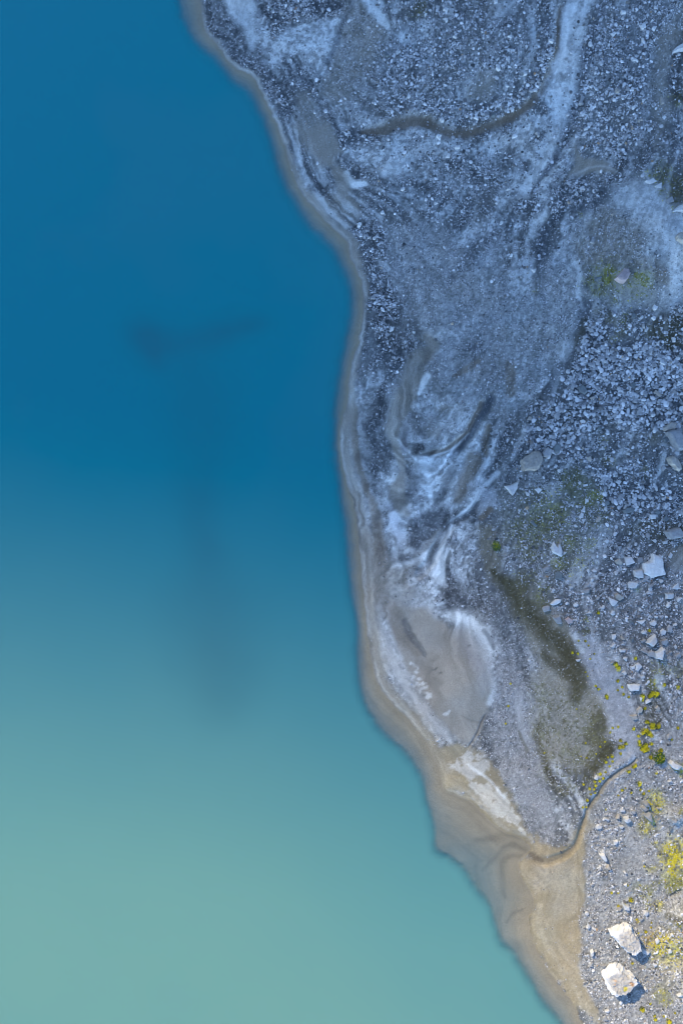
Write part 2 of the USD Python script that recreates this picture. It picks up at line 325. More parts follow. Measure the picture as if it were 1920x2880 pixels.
# the pale dome
lay(m_poly(pts(2, 1160, 1140, 1290, 1110, 1440, 1120, 1480, 1200, 1600, 1280, 1640, 1640, 1540, 1640, 1420, 1500, 1300, 1330, 1150, 1260, 1080, 1290), 34), 'silt', .7, dens=.16, big=.04)
lay(m_poly(pts(4, 1180, -20, 1600, -20, 1600, 640, 1480, 700, 1380, 560, 1420, 380, 1360, 200, 1250, 60), 40), 'silt', .65, dens=.2, big=.03)
lay(m_poly(pts(2, 980, 1300, 1150, 1260, 1280, 1360, 1340, 1568, 1200, 1640, 900, 1640, 880, 1480), 26), 'mud', .75, dens=.7, big=.12)
lay(m_poly(pts(4, 720, 560, 1100, 420, 1380, 520, 1440, 640, 1340, 740, 1160, 700, 900, 640), 26), (.26, .26, .25), .8, dens=.45, big=.08)
lay(m_stroke(pts(4, 1240, 300, 1360, 400, 1420, 460), [26, 20, 14]), 'brown', .5)
lay(m_stroke(pts(2, 1090, 1190, 960, 1270, 800, 1310, 740, 1400, 705, 1530), [13, 14, 13, 17, 19], .95), 'dark', .6, dens=.5, big=.1, dz=-.2)
lay(m_stroke(pts(4, 380, 20, 360, 300, 370, 480, 395, 640), [18, 17, 14, 8], .95), 'dark', .7, dens=.6, big=.3, dz=-.15)
# pale fine gravel fan in the middle
lay(m_poly(pts(3, 640, -20, 900, -60, 1300, 60, 1560, 0, 1640, 500, 1640, 1000, 1560, 1400, 1300, 1500, 1050, 1300, 1040, 1080, 1120, 860, 940, 830, 760, 760, 760, 500, 600, 340), 26), (.30, .30, .30), .5, dens=.7, big=.12)
lay(m_stroke(pts(3, 1540, 60, 1380, 200, 1240, 340, 1160, 460), [14, 22, 20, 10]), 'dark', .6, dens=.9, big=.3, mottle=.6)
lay(m_poly(pts(3, 1200, 1000, 1400, 960, 1500, 1060, 1340, 1160, 1200, 1120), 16), 'dark', .55, dens=.9, big=.15, mottle=.5)
lay(m_stroke(pts(3, 1400, 1130, 1300, 1200, 1200, 1260), [7, 11, 7]), 'brown', .7, dens=.4, mottle=.4)
# gravel flat left of the mossy gully
lay(m_poly(pts(4, 400, 300, 640, 260, 700, 640, 660, 940, 520, 1200, 300, 1400, 120, 1568, 0, 1568, 0, 700, 200, 560), 30), (.255, .255, .25), .7, dens=.75, big=.06)
lay(m_stroke(pts(4, 660, 300, 690, 420, 670, 580, 730, 690), [7, 8, 8, 5]), 'silt', .7, dens=.1)
lay(m_stroke(pts(4, 740, 640, 730, 780, 700, 900, 640, 1000, 580, 1120, 480, 1240, 410, 1390), [18, 19, 19, 17, 18, 20, 16], .95), 'dark', .6, dens=.35, big=.05, dz=-.22)
lay(m_stroke(pts(4, 740, 790, 710, 900, 660, 990), [10, 12, 10], .9), 'moss', .6, dens=.25)
lay(m_poly(pts(4, 480, 1040, 600, 960, 640, 1000, 560, 1110, 500, 1110), 14), 'silt', .7, dens=.15, big=0)
lay(m_stroke(pts(4, 110, 1160, 100, 1300, 110, 1430), [14, 16, 14]), 'brown', .7, dens=.5)
lay(m_stroke(pts(4, 130, 1480, 260, 1400, 400, 1290), [14, 14, 10]), 'silt', .6, mottle=.4)
# boulder field by the right edge
lay(m_poly(pts(4, 780, 820, 860, 800, 940, 900, 960, 1010, 1100, 1030, 1280, 960, 1460, 960, 1600, 1000, 1600, 1700, 1100, 1700, 700, 1500, 560, 1420, 620, 1180, 720, 1000), 18), 'dark', .8, dens=.9, big=1.3)
lay(m_poly(pts(4, 1470, 680, 1600, 620, 1600, 940, 1480, 900, 1440, 780), 16), 'dark', .7, dens=.9, big=1.2)
lay(m_poly(pts(4, 800, 700, 1180, 740, 1100, 920, 960, 1000, 930, 880, 860, 790), 18), (.12, .11, .075), .8, dens=.7, big=.3)
lay(m_stroke(pts(4, 1280, 900, 1400, 850, 1520, 780), [26, 30, 26]), 'moss', .75, dens=.6, big=.4)
lay(m_stroke(pts(4, 1380, 960, 1500, 960, 1600, 930), [20, 22, 16]), 'moss', .7, dens=.5, big=.3)
lay(m_poly(pts(6, 280, -20, 760, -80, 1000, 100, 700, 260, 640, 420, 300, 380, 240, 240), 20), 'dark', .6, dens=.9, big=1.0)
lay(m_poly(pts(6, 0, 760, 180, 700, 500, 600, 900, 700, 1000, 820, 900, 1100, 700, 1300, 500, 1500, 200, 1500, 20, 1200), 30), (.155, .150, .125), .7, dens=.95, big=.12)
lay(m_poly(pts(6, 860, 560, 1100, 480, 1400, 700, 1568, 840, 1568, 1020, 1300, 900, 1000, 960, 880, 840), 22), 'dark', .6, dens=.9, big=.85)
lay(m_poly(pts(6, 1250, 960, 1600, 1000, 1600, 1240, 1400, 1220, 1240, 1120, 1100, 1180, 1080, 1060), 24), (.085, .078, .055), .75, dens=.8, big=.2)
lay(m_poly(pts(6, 1420, 1240, 1600, 1210, 1600, 1420, 1460, 1420), 16), 'mud', .8, dens=.2, big=0)
lay(m_poly(pts(6, 1190, 200, 1400, 180, 1380, 330, 1230, 330), 18), 'mud', .7, dens=.5, big=.15)
lay(m_poly(pts(6, 560, 620, 660, 560, 800, 640, 760, 780, 600, 790), 18), (.11, .105, .06), .8, dens=.5, big=.05)
lay(m_poly(pts(6, 380, 660, 500, 640, 560, 740, 440, 800), 16), 'silt', .6, dens=.8, big=.1)
# swirled flat in the middle
lay(m_poly(pts(5, 280, -40, 700, -40, 640, 300, 720, 480, 600, 640, 420, 620, 340, 420, 300, 200), 16), 'dark', .35, dens=.35, big=.05)
lay(m_stroke(pts(5, 560, -40, 540, 150, 550, 350, 560, 560), [34, 34, 34, 26]), 'dark', .8, dens=.8, big=.25)
lay(m_stroke(pts(5, 340, 30, 340, 200, 360, 360, 400, 560, 480, 760, 530, 940, 560, 1100, 560, 1300, 560, 1500), [11, 10, 11, 9, 10, 15, 18, 22, 24]), 'brown', .75, dens=.08, big=0)
lay(m_stroke(pts(3, 960, 930, 1010, 1000, 930, 1120, 860, 1230, 790, 1400, 760, 1568), [16, 20, 26, 28, 30, 26]), 'mud', .95, dens=.06, big=.01, dz=-.15)
lay(m_stroke(pts(5, 730, 0, 690, 180, 690, 300, 740, 420, 760, 560, 720, 700, 740, 850, 800, 920), [26, 24, 16, 14, 10, 24, 24, 10]), 'lobe', .85, dens=.05, big=0)
lay(m_stroke(pts(5, 880, 40, 810, 180, 790, 300, 780, 380), [8, 11, 12, 8]), (.17, .17, .18), .85, dens=.05, big=0)
lay(m_stroke(pts(3, 970, 1270, 930, 1330, 900, 1410), [10, 9, 5]), 'white', .75, dens=.05, big=0)
lay(m_poly(pts(5, 840, 60, 900, -40, 1440, -60, 1380, 180, 1300, 260, 1150, 370, 960, 390, 850, 390, 830, 200), 16), (.34, .34, .34), .8, dens=.75, big=.1)
lay(m_poly(pts(5, 860, 80, 980, 60, 940, 300, 850, 240), 14), 'dark', .6, dens=.9, big=.2)
lay(m_poly(pts(5, 960, 200, 1080, 170, 1080, 280, 960, 300), 14), 'mud', .6, dens=.3)
lay(m_poly(pts(5, 1040, 40, 1150, 0, 1160, 50, 1090, 100), 10), 'mud', .7)
lay(m_poly(pts(5, 850, 340, 930, 330, 940, 420, 870, 410), 8), 'dark', .9, dens=.9, big=.2)
lay(m_stroke(pts(5, 900, 435, 1000, 415, 1120, 385, 1220, 310, 1310, 230, 1370, 120, 1430, -20), [6, 9, 9, 9, 9, 9, 10]), 'brown', .85, dens=.2, big=0, dz=-.22)
lay(m_stroke(pts(5, 920, 450, 1020, 430, 1150, 385, 1240, 320, 1330, 235), 3), 'silt', .7, dens=.1)
lay(m_stroke(pts(5, 1180, 430, 1290, 330, 1380, 200, 1450, 60, 1500, -60), [10, 10, 10, 12, 14]), 'dark', .85, dens=.3, big=.02, dz=-.3)
lay(m_stroke(pts(5, 1490, 180, 1460, 300, 1470, 420), [9, 11, 7]), 'brown', .8, dens=.2, dz=-.1)
lay(m_poly(pts(5, 1230, 520, 1330, 380, 1420, 340, 1300, 560, 1250, 720, 1180, 720), 14), (.33, .33, .33), .75, dens=.6)
lay(m_stroke(pts(5, 1370, 460, 1320, 580, 1280, 700, 1230, 780), [22, 20, 18, 16]), 'brown', .75, dens=.25)
lay(m_stroke(pts(5, 1400, 640, 1350, 720, 1330, 790), [16, 14, 10]), 'silt', .7, dens=.4, mottle=.3)
lay(m_stroke(pts(5, 1180, 560, 1120, 680, 1060, 800), [16, 16, 14]), 'dark', .6, dens=.3)
lay(m_stroke(pts(5, 1200, 450, 1080, 560, 1020, 660), [20, 20, 16]), 'silt', .7, mottle=.4)
lay(m_stroke(pts(5, 940, 470, 960, 560, 975, 640, 990, 740, 1000, 830), [20, 14, 7, 7, 6]), 'white', .6, dens=.1, big=0)
lay(m_stroke(pts(5, 870, 770, 950, 720, 980, 680), [12, 16, 10]), 'silt', .85, mottle=.3)
lay(m_stroke(pts(5, 1020, 690, 1070, 620, 1110, 560), [13, 14, 8]), 'silt', .8, mottle=.3)
lay(m_stroke(pts(5, 820, 560, 850, 640, 820, 760), [14, 18, 14]), 'dark', .7, dens=.6, big=.1)
lay(m_stroke(pts(5, 570, 600, 640, 640, 690, 590), [10, 13, 8]), 'silt', .7, mottle=.4)
lay(m_stroke(pts(5, 570, 630, 600, 720, 640, 850), [9, 7, 5]), 'silt', .6)
lay(m_poly(pts(5, 800, 1100, 830, 960, 920, 900, 1120, 850, 1200, 920, 1160, 1000, 1020, 1120, 900, 1240, 800, 1180), 12), 'dark', .9, dens=.75, big=.22)
lay(m_stroke(pts(5, 1100, 1080, 1000, 1180, 900, 1280), [14, 14, 12]), 'brown', .4, dens=.3)
lay(m_stroke(pts(5, 640, 860, 690, 960, 730, 1080, 740, 1180), [9, 13, 14, 10]), (.36, .36, .37), .8, dens=.04, big=0)
lay(m_stroke(pts(5, 690, 1210, 690, 1320, 730, 1380, 850, 1330, 960, 1270, 1030, 1180, 1110, 1060, 1200, 970, 1330, 870, 1440, 700, 1560, 570), [7, 9, 9, 8, 8, 6, 5, 6, 7, 8, 8]), 'silt', .85, dens=.1, big=0)
lay(m_stroke(pts(5, 900, 1440, 1020, 1290, 1080, 1130, 1200, 990, 1330, 920, 1400, 830), [12, 13, 12, 10, 9, 7]), 'dark', .75, dens=.4, dz=-.15)
lay(m_poly(pts(5, 1230, 1080, 1330, 980, 1420, 1000, 1420, 1120, 1340, 1300, 1280, 1420, 1180, 1400, 1180, 1200), 14), 'silt', .75, dens=.8, big=.15, mottle=.7)
lay(m_stroke(pts(5, 1180, 1030, 1110, 1140, 1070, 1280, 1040, 1400, 1060, 1500), [7, 9, 12, 17, 11]), 'white', .75, dens=.1, big=0)
lay(m_stroke(pts(5, 1140, 1220, 1105, 1330, 1095, 1450, 1110, 1530), [6, 6, 8, 8]), 'white', .7, dens=.1, big=0)
lay(m_stroke(pts(5, 960, 1380, 1000, 1440, 1040, 1520), [14, 14, 14]), 'silt', .6, mottle=.4)
lay(m_poly(pts(5, 1450, 700, 1568, 690, 1568, 820, 1470, 880, 1400, 960, 1420, 830), 12), (.34, .34, .35), .8, dens=.25, big=.05)
lay(m_stroke(pts(5, 1430, 950, 1500, 880), [9, 9]), 'brown', .9, dens=.2)
lay(m_poly(pts(5, 1400, 1040, 1490, 1000, 1600, 1160, 1600, 1620, 1460, 1400, 1390, 1240), 14), (.14, .125, .095), .85, dens=.35, big=.05)
lay(m_poly(pts(5, 500, 1400, 640, 1250, 700, 1400, 900, 1420, 1000, 1600, 500, 1640), 20), 'lobe', .6, dens=.35, big=.02)
# plain between the swirls and the sand lobe; dark stony plain to its right
lay(m_poly(pts(7, 840, 20, 1100, -40, 1400, 100, 1560, 500, 1568, 1100, 1400, 1000, 1340, 800, 1310, 520, 1200, 330, 1000, 240, 880, 160), 14), 'gravel', .75, dens=.9, big=.06)
lay(m_poly(pts(7, 860, 60, 960, 40, 1130, 160, 1180, 260, 1290, 380, 1330, 560, 1320, 640, 1280, 420, 1100, 270, 900, 220), 12), 'dark', .7, dens=.9, big=.15)
lay(m_poly(pts(7, 400, 240, 480, 200, 700, 200, 920, 340, 1080, 420, 1230, 620, 1290, 860, 1280, 1000, 1220, 1100, 1180, 1200, 1080, 1380, 960, 1320, 800, 1080, 560, 740, 430, 470), 14), 'lobe', 1.0, dens=.03, big=0)
lay(m_poly(pts(7, 1000, 470, 1120, 540, 1230, 700, 1200, 800, 1060, 680), 24), (.215, .20, .195), .7)
lay(m_poly(pts(7, 230, -120, 560, -120, 640, 120, 520, 220, 430, 320, 330, 260, 270, 100), 22), (.24, .222, .195), .75, dens=.2, big=.02)
lay(m_stroke(pts(7, 420, 200, 480, 350, 560, 480, 640, 580), [24, 26, 22, 12]), 'brown', .45, dens=.12)
lay(m_stroke(pts(7, 540, 330, 590, 450, 660, 530, 700, 600), [9, 11, 9, 7]), 'dark', .55, dens=.5, big=.03, mottle=.6)
lay(m_stroke(pts(7, 700, 720, 850, 900, 1000, 1060, 1090, 1150), [26, 24, 20, 12]), (.22, .2, .175), .5)
for a in ((600, 670), (640, 740), (660, 800), (590, 780), (620, 840), (690, 850), (740, 950), (910, 1090), (650, 690), (700, 900)):
    lay(m_spot(7, *a, 34, 22), 'silt', .55, mottle=.9)
lay(m_stroke(pts(7, 600, -40, 700, 20, 800, 100, 850, 210, 930, 300), [18, 20, 18, 12, 9], .8), 'silt', .6, mottle=.6, dens=.5)
lay(m_stroke(pts(7, 930, 260, 1080, 320, 1200, 440, 1270, 600, 1300, 740, 1300, 880, 1260, 1010), [13, 24, 27, 22, 16, 12, 8], .98), (.60, .60, .585), .9, dens=.04, big=0, mottle=.12)
lay(m_stroke(pts(7, 1000, 400, 1150, 560, 1220, 740, 1180, 900), [20, 26, 24, 12], .98), (.30, .285, .27), .5)
lay(m_stroke(pts(7, 1200, 400, 1260, 480, 1290, 560), [6, 8, 5]), 'dark', .6)
lay(m_stroke(pts(7, 225, 100, 320, 330, 390, 540, 500, 800, 680, 1050, 830, 1240, 930, 1350), [7, 14, 16, 18, 18, 15, 10], .9), (.36, .35, .335), .8, dens=.04, big=0)
lay(m_stroke(pts(7, 320, 620, 440, 850, 600, 1040, 760, 1240, 850, 1360), [5, 6, 7, 7, 7], .9), 'white', .4, mottle=.6)
lay(m_stroke(pts(7, 240, 200, 270, 400, 300, 600, 380, 780), [4, 5, 5, 4]), 'mud', .6)
lay(m_stroke(pts(7, 1225, 1110, 1190, 1165, 1150, 1265, 1115, 1335, 1075, 1395), [1.2, 2.2, 1.8, 3.4, 1.6], .7), 'black', .6, dz=-.1)
lay(m_stroke(pts(7, 1000, 1115, 1095, 1165, 1185, 1185), [1.0, 1.6, 1.2], .7), 'black', .4, dz=-.04)
lay(m_stroke(pts(7, 1130, 1420, 1190, 1290), [6, 3]), 'mud', .6)
for a in ((800, 735, 26, 8), (850, 765, 16, 14), (780, 640, 8, 8), (1090, 540, 20, 7)): lay(m_spot(7, *a), 'black', .6)
# sand spit, crusted pale on top
lay(m_poly(pts(9, 150, -80, 420, -140, 620, -60, 760, 80, 860, 280, 960, 470, 1010, 580, 1080, 660, 1050, 760, 900, 660, 700, 580, 620, 450, 460, 320, 280, 250), 12), 'tan', .8, dens=.06, big=0)
lay(m_poly(pts(9, 330, 40, 520, -60, 660, -20, 660, 120, 600, 170, 500, 200, 420, 120), 12), (.42, .40, .37), .7, mottle=.9)
lay(m_poly(pts(9, 470, 220, 560, 190, 740, 200, 850, 330, 930, 480, 1000, 640, 860, 560, 720, 480, 560, 320), 10), (.44, .41, .36), .75, mottle=.85)
lay(m_stroke(pts(9, 500, 40, 580, 100, 680, 170, 820, 330), [4, 4, 4, 3]), 'white', .5, mottle=.3)
lay(m_stroke(pts(9, 300, 180, 420, 180, 470, 250), [20, 16, 9]), (.30, .235, .14), .6, mottle=.5)
# gravel tongue between lobe and brook
lay(m_poly(pts(9, 740, -60, 900, -420, 1120, -60, 1200, 180, 1271, 420, 1300, 560, 1271, 720, 1180, 740, 1060, 640, 980, 470, 880, 260, 790, 90), 9), (.225, .222, .222), .95, dens=.55, big=.05)
lay(m_stroke(pts(9, 1050, 560, 1120, 640, 1220, 690), [14, 16, 10], .8), 'gravel', .3, dens=.8, big=.25)
lay(m_poly(pts(8, -60, 650, 100, 600, 260, 900, 340, 1200, 400, 1568, 100, 1568, -60, 1300), 20), (.215, .213, .215), .85, dens=.85, big=.08)
lay(m_stroke(pts(8, 170, 940, 190, 1200, 230, 1340, 250, 1430), [12, 11, 8, 5]), (.29, .285, .285), .6, dens=.2)
lay(m_stroke(pts(8, 180, 1260, 215, 1350, 250, 1430), [4, 5, 6]), 'moss', .6)
# mossy hollow
lay(m_poly(pts(8, 60, -20, 220, -40, 420, 160, 620, 350, 700, 500, 760, 700, 820, 850, 960, 1100, 960, 1280, 860, 1400, 820, 1568, 420, 1568, 320, 1300, 260, 950, 320, 640, 160, 300), 22), (.245, .225, .185), .8, dens=.45, big=.02)
lay(m_stroke(pts(8, -40, -120, 60, 0, 160, 130, 300, 290, 430, 430, 520, 520, 600, 620, 660, 740, 680, 860, 670, 980), [8, 18, 32, 36, 40, 46, 46, 38, 30, 22], .9), 'moss', .95, dens=.2, big=.02, mottle=.2)
lay(m_stroke(pts(8, 380, 600, 460, 690, 560, 760), [10, 16, 20]), 'moss', .75, dens=.3, mottle=.4)
lay(m_stroke(pts(8, 880, 1130, 880, 1230, 780, 1310, 900, 1400, 880, 1480, 830, 1560), [20, 22, 24, 24, 20, 18], .8), 'moss', .85, dens=.2, mottle=.45)
lay(m_stroke(pts(8, 900, 1440, 970, 1400, 1060, 1370), [20, 14, 8]), 'moss', .85)
lay(m_stroke(pts(10, 560, 0, 500, 80, 480, 160, 440, 230), [26, 22, 14, 8]), 'moss', .7, mottle=.5)
lay(m_stroke(pts(8, 350, 1180, 330, 1320, 380, 1460, 420, 1568), [6, 10, 12, 10]), 'moss', .75, mottle=.5)
lay(m_stroke(pts(10, 110, 60, 170, 200, 250, 300), [8, 14, 16]), 'moss', .75, mottle=.5)
sl, k = m_poly(pts(8, 260, 800, 640, 900, 900, 1050, 900, 1568, 700, 1800, 500, 1800, 330, 1500), 30)
lay((sl, k * sstep(.47, .57, N18[sl] * .5 + N7[sl] * .5)), 'olive', .7)
lay((sl, k * sstep(.55, .6, N7[sl])), 'moss', .6)
lay(m_poly(pts(8, 640, 380, 800, 420, 920, 560, 980, 700, 1080, 900, 1160, 1100, 1200, 1260, 1170, 1440, 1080, 1568, 960, 1568, 1000, 1400, 960, 1240, 940, 1100, 800, 860, 720, 640), 16), (.29, .287, .30), .85, dens=.25, big=.03)
lay(m_stroke(pts(8, 640, 420, 700, 520, 720, 580), [10, 12, 8]), 'silt', .6)
# stony ground right of the hollow
lay(m_poly(pts(8, 420, 120, 700, 80, 1000, -40, 1600, -40, 1600, 700, 1200, 640, 980, 600, 760, 420), 26), 'gravel', .6, dens=1.0, big=.4)
lay(m_poly(pts(8, 1150, 120, 1400, 60, 1450, 240, 1300, 330, 1020, 300, 1040, 220), 18), 'mid', .4, dens=1.1, big=.9)
lay(m_poly(pts(8, 1080, 700, 1300, 700, 1320, 800, 1200, 900, 1080, 860), 14), 'gravel', .5, dens=1.1, big=.9)
lay(m_poly(pts(8, 1460, 800, 1600, 780, 1600, 1140, 1440, 1080), 18), 'gravel', .5, dens=1.1, big=.9)
lay(m_poly(pts(8, 1180, 980, 1420, 900, 1420, 1180, 1300, 1240, 1200, 1120), 18), 'moss', .65, dens=.8, big=.2, mottle=.4)
lay(m_poly(pts(8, 1300, 1300, 1600, 1140, 1600, 1568, 1200, 1600), 20), (.25, .245, .24), .8, dens=.8, big=.3)
lay(m_poly(pts(8, 1430, 1500, 1500, 1470, 1600, 1500, 1600, 1640, 1440, 1600), 14), (.5, .5, .5), .8, dens=.4)
# sunny shore in the lower right
lay(m_poly(pts(10, 640, 120, 1000, -20, 1400, 0, 1400, 2440, 640, 2440, 440, 1900, 440, 1560, 470, 1100, 490, 760, 540, 500), 16), (.235, .232, .228), .85, dens=1.0, big=.45)
lay(m_poly(pts(10, 780, 520, 980, 560, 1040, 900, 920, 1100, 760, 1000), 30), (.27, .262, .25), .7, dens=.55, big=.1)
lay(m_poly(pts(10, 600, 520, 800, 560, 780, 760, 650, 900, 560, 820), 18), (.30, .30, .295), .6, dens=1.0, big=1.0)
lay(m_poly(pts(10, 540, 950, 720, 940, 720, 1040, 560, 1060), 14), 'gravel', .5, dens=1, big=.9)
lay(m_poly(pts(10, 860, 1140, 1080, 1160, 1050, 1400, 940, 1440, 760, 1420, 700, 1340), 18), (.30, .30, .29), .6, dens=1, big=1.0)
lay(m_poly(pts(10, 480, 1480, 680, 1420, 720, 1620, 830, 1780, 640, 1850, 640, 2080, 720, 2170, 900, 2200, 1000, 2440, 640, 2440, 440, 1960, 440, 1640), 18), (.25, .25, .25), .6, dens=1.2, big=.6)
lay(m_poly(pts(10, 1120, 1480, 1400, 1380, 1400, 2100, 1180, 2060, 1080, 1900, 1060, 1700), 22), (.36, .325, .25), .7, dens=1.2, big=1.0)
lay(m_poly(pts(10, 950, 1400, 1060, 1420, 1060, 1520, 960, 1500), 12), 'mud', .5, dens=.2, big=.02)
lay(m_poly(pts(10, 1160, 440, 1400, 480, 1400, 760, 1100, 720), 22), (.40, .39, .37), .55, dens=.6)
lay(m_poly(pts(10, 1140, 1300, 1340, 1180, 1400, 1240, 1400, 1400, 1200, 1400), 16), (.33, .31, .28), .8, dens=.9, big=.2)
lay(m_stroke(pts(10, 1200, 1400, 1300, 1430, 1400, 1430), [10, 12, 12]), 'moss', .8)
lay(m_stroke(pts(10, 1230, 1215, 1290, 1185, 1320, 1165), [3, 7, 3]), 'black', .5, dz=-.2, mottle=.4)
lay(m_stroke(pts(10, 1180, 250, 1280, 230, 1400, 200), [10, 12, 12]), 'dark', .4)
# tan sand delta of the brook
lay(m_poly(pts(9, 1000, 850, 940, 900, 920, 960, 960, 1080, 1040, 1190, 1080, 1320, 1020, 1420, 1030, 1560, 1100, 1720, 1200, 1860, 1271, 1960, 1700, 2400, 1620, 2200, 1500, 1900, 1500, 1500, 1540, 1100, 1570, 700, 1620, 560, 1540, 480, 1480, 620, 1420, 740, 1300, 790, 1180, 740, 1100, 640, 1060, 760, 1150, 880), 9), 'tan', .9, dens=.10, big=.005)
lay(m_poly(pts(10, 420, 560, 560, 340, 660, 190, 640, 320, 580, 480, 560, 560, 510, 700), 16), (.24, .22, .185), .5, dens=.3)
lay(m_poly(pts(10, 0, 900, 300, 880, 420, 1000, 420, 1140, 300, 1200, 120, 1180, 0, 1140), 24), (.36, .315, .24), .6, dens=.12)
lay(m_poly(pts(10, 200, 1220, 360, 1220, 420, 1340, 300, 1420, 160, 1400, 100, 1300), 26), (.30, .26, .20), .55)
lay(m_stroke(pts(10, 390, 1090, 420, 1200, 425, 1300, 390, 1390, 300, 1440), [4, 5, 5, 7, 4]), 'wet', .6)
lay(m_stroke(pts(10, 40, 1300, 60, 1500, 120, 1660, 220, 1820, 330, 1960, 460, 2180, 560, 2340), [8, 9, 8, 8, 9, 10, 10], .97), (.36, .31, .225), .45, dens=.1, mottle=.5)
lay(m_stroke(pts(10, 70, 1400, 150, 1600, 300, 1760, 420, 1920), [8, 8, 8, 8]), (.33, .275, .19), .4)
# the brook and its cut bank
BROOK = pts(10, 900, -30, 870, 20, 760, 90, 640, 175, 580, 270, 520, 350, 465, 430, 440, 520, 415, 600, 395, 680, 370, 740, 300, 815, 200, 865, 100, 895, 20, 870, -50, 800, -100, 750)
lay(m_stroke(BROOK + [5, 3], [3, 4, 5, 5, 6, 6, 6, 6, 6, 6, 7, 8, 9, 9, 12, 14, 16], .9), 'wet', .8, dens=.08, big=0, dz=-.22)
lay(m_stroke(BROOK[:11] + [-11, -7], [7, 7, 8, 9, 10, 10, 10, 10, 9, 8, 6], .8), None, dz=.10)
lay(m_stroke(pts(10, 80, 895, 10, 860, -50, 790, -130, 700, -210, 670), [5, 8, 9, 9, 6]), (.13, .105, .075), .8, dz=-.08)
# moss, lichen and yellow ground cover
MOSS = np.zeros((NY, NX), np.float32)
def moss(c, x, y, r, color, a=.8, ry=None):
    sl, k = m_spot(c, x, y, r, ry)
    k = k * sstep(.18, .80, N18[sl] * .55 + N7[sl] * .45 + k * .12) * (.8 if color in ('yellow', 'rust') else .72)
    COL[sl] += (k * a)[..., None] * (C[color] - COL[sl])
    MOSS[sl] = np.maximum(MOSS[sl], k * a); BIG[sl] *= 1 - .6 * k; DENS[sl] *= 1 - .4 * k
for a in ((4, 900, 430, 210, 'olive', .5), (4, 1180, 470, 190, 'olive', .4), (4, 940, 410, 90, 'lime', .9), (4, 1210, 430, 80, 'lime', .7), (4, 850, 540, 75, 'olive', .9), (4, 780, 460, 75, 'olive', .9), (4, 830, 330, 60, 'olive', .5), (4, 1150, 540, 60, 'olive', .6), (4, 1080, 750, 50, 'olive', .9), (4, 990, 980, 50, 'olive', .7), (4, 1410, 970, 60, 'moss', .8),
          (6, 840, 750, 70, 'lime', .9), (6, 770, 800, 60, 'lime', .7), (6, 700, 830, 50, 'olive', .8), (6, 600, 620, 120, 'olive', .8), (6, 420, 930, 230, 'olive', 1), (6, 260, 1080, 200, 'olive', .9), (6, 480, 900, 90, 'lime', .5), (6, 820, 900, 160, 'olive', .5), (6, 640, 1300, 180, 'olive', .5), (6, 540, 890, 90, 'olive', .6), (6, 600, 1170, 75, 'lime', .6), (6, 500, 1350, 80, 'lime', .6),
          (6, 770, 1200, 70, 'olive', .7), (6, 250, 1250, 80, 'olive', .6), (6, 950, 480, 80, 'olive', .6), (6, 900, 290, 60, 'olive', .6), (6, 1240, 580, 80, 'olive', .6), (6, 1330, 260, 50, 'moss', .4), (6, 220, 1490, 120, 'moss', .8), (6, 660, 235, 40, 'moss', .9), (6, 320, 130, 36, 'olive', .9), (6, 600, 70, 50, 'moss', .8),
          (8, 1330, 850, 75, 'lime', .9), (8, 1370, 730, 110, 'olive', .55), (8, 380, 110, 110, 'olive', .7), (8, 1540, 720, 80, 'olive', .7), (8, 765, 285, 36, 'lime', .7), (8, 745, 410, 45, 'moss', .9), (8, 1190, 35, 30, 'lime', .9),
          (2, 1540, 1150, 120, 'moss', .95), (2, 1440, 1060, 90, 'olive', .7), (2, 1540, 610, 60, 'moss', .9), (2, 1520, 1240, 60, 'moss', .9), (2, 950, 1310, 24, 'moss', .8), (1, 1520, 60, 60, 'moss', .8), (1, 1490, 80, 50, 'moss', .6), (4, 320, 540, 46, 'moss', .5),
          (10, 1290, 800, 150, 'yellow', 1), (10, 1200, 860, 120, 'yellow', .8), (10, 1270, 940, 150, 'yellow', .9), (10, 1320, 1030, 130, 'lime', 1), (10, 1190, 1050, 80, 'lime', .6), (10, 1260, 1130, 80, 'lime', .8), (10, 1050, 970, 50, 'yellow', .5), (10, 1080, 740, 30, 'yellow', .6), (10, 1160, 800, 70, 'yellow', .45),
          (10, 1080, 370, 110, 'yellow', .85), (10, 1030, 575, 100, 'yellow', .7), (10, 1120, 1315, 60, 'yellow', .75), (10, 1030, 1185, 70, 'lime', .75), (10, 930, 1130, 60, 'lime', .6), (10, 1030, 1290, 55, 'lime', .7), (10, 1080, 1610, 90, 'rust', .85), (10, 1000, 1630, 50, 'rust', .7), (10, 1180, 1680, 170, 'yellow', .8), (10, 1280, 1760, 120, 'yellow', .7),
          (10, 1140, 2090, 100, 'lime', .9), (10, 1185, 2150, 60, 'lime', .6), (10, 1310, 1470, 60, 'rust', .8), (10, 1320, 90, 70, 'yellow', .6), (10, 1260, 60, 50, 'yellow', .4), (10, 1330, 450, 40, 'lime', .8), (10, 910, 1430, 40, 'rust', .6), (10, 945, 1850, 36, 'rust', .5), (10, 1100, 1120, 60, 'olive', .6)):
    moss(*a[:4], a[4], a[5])

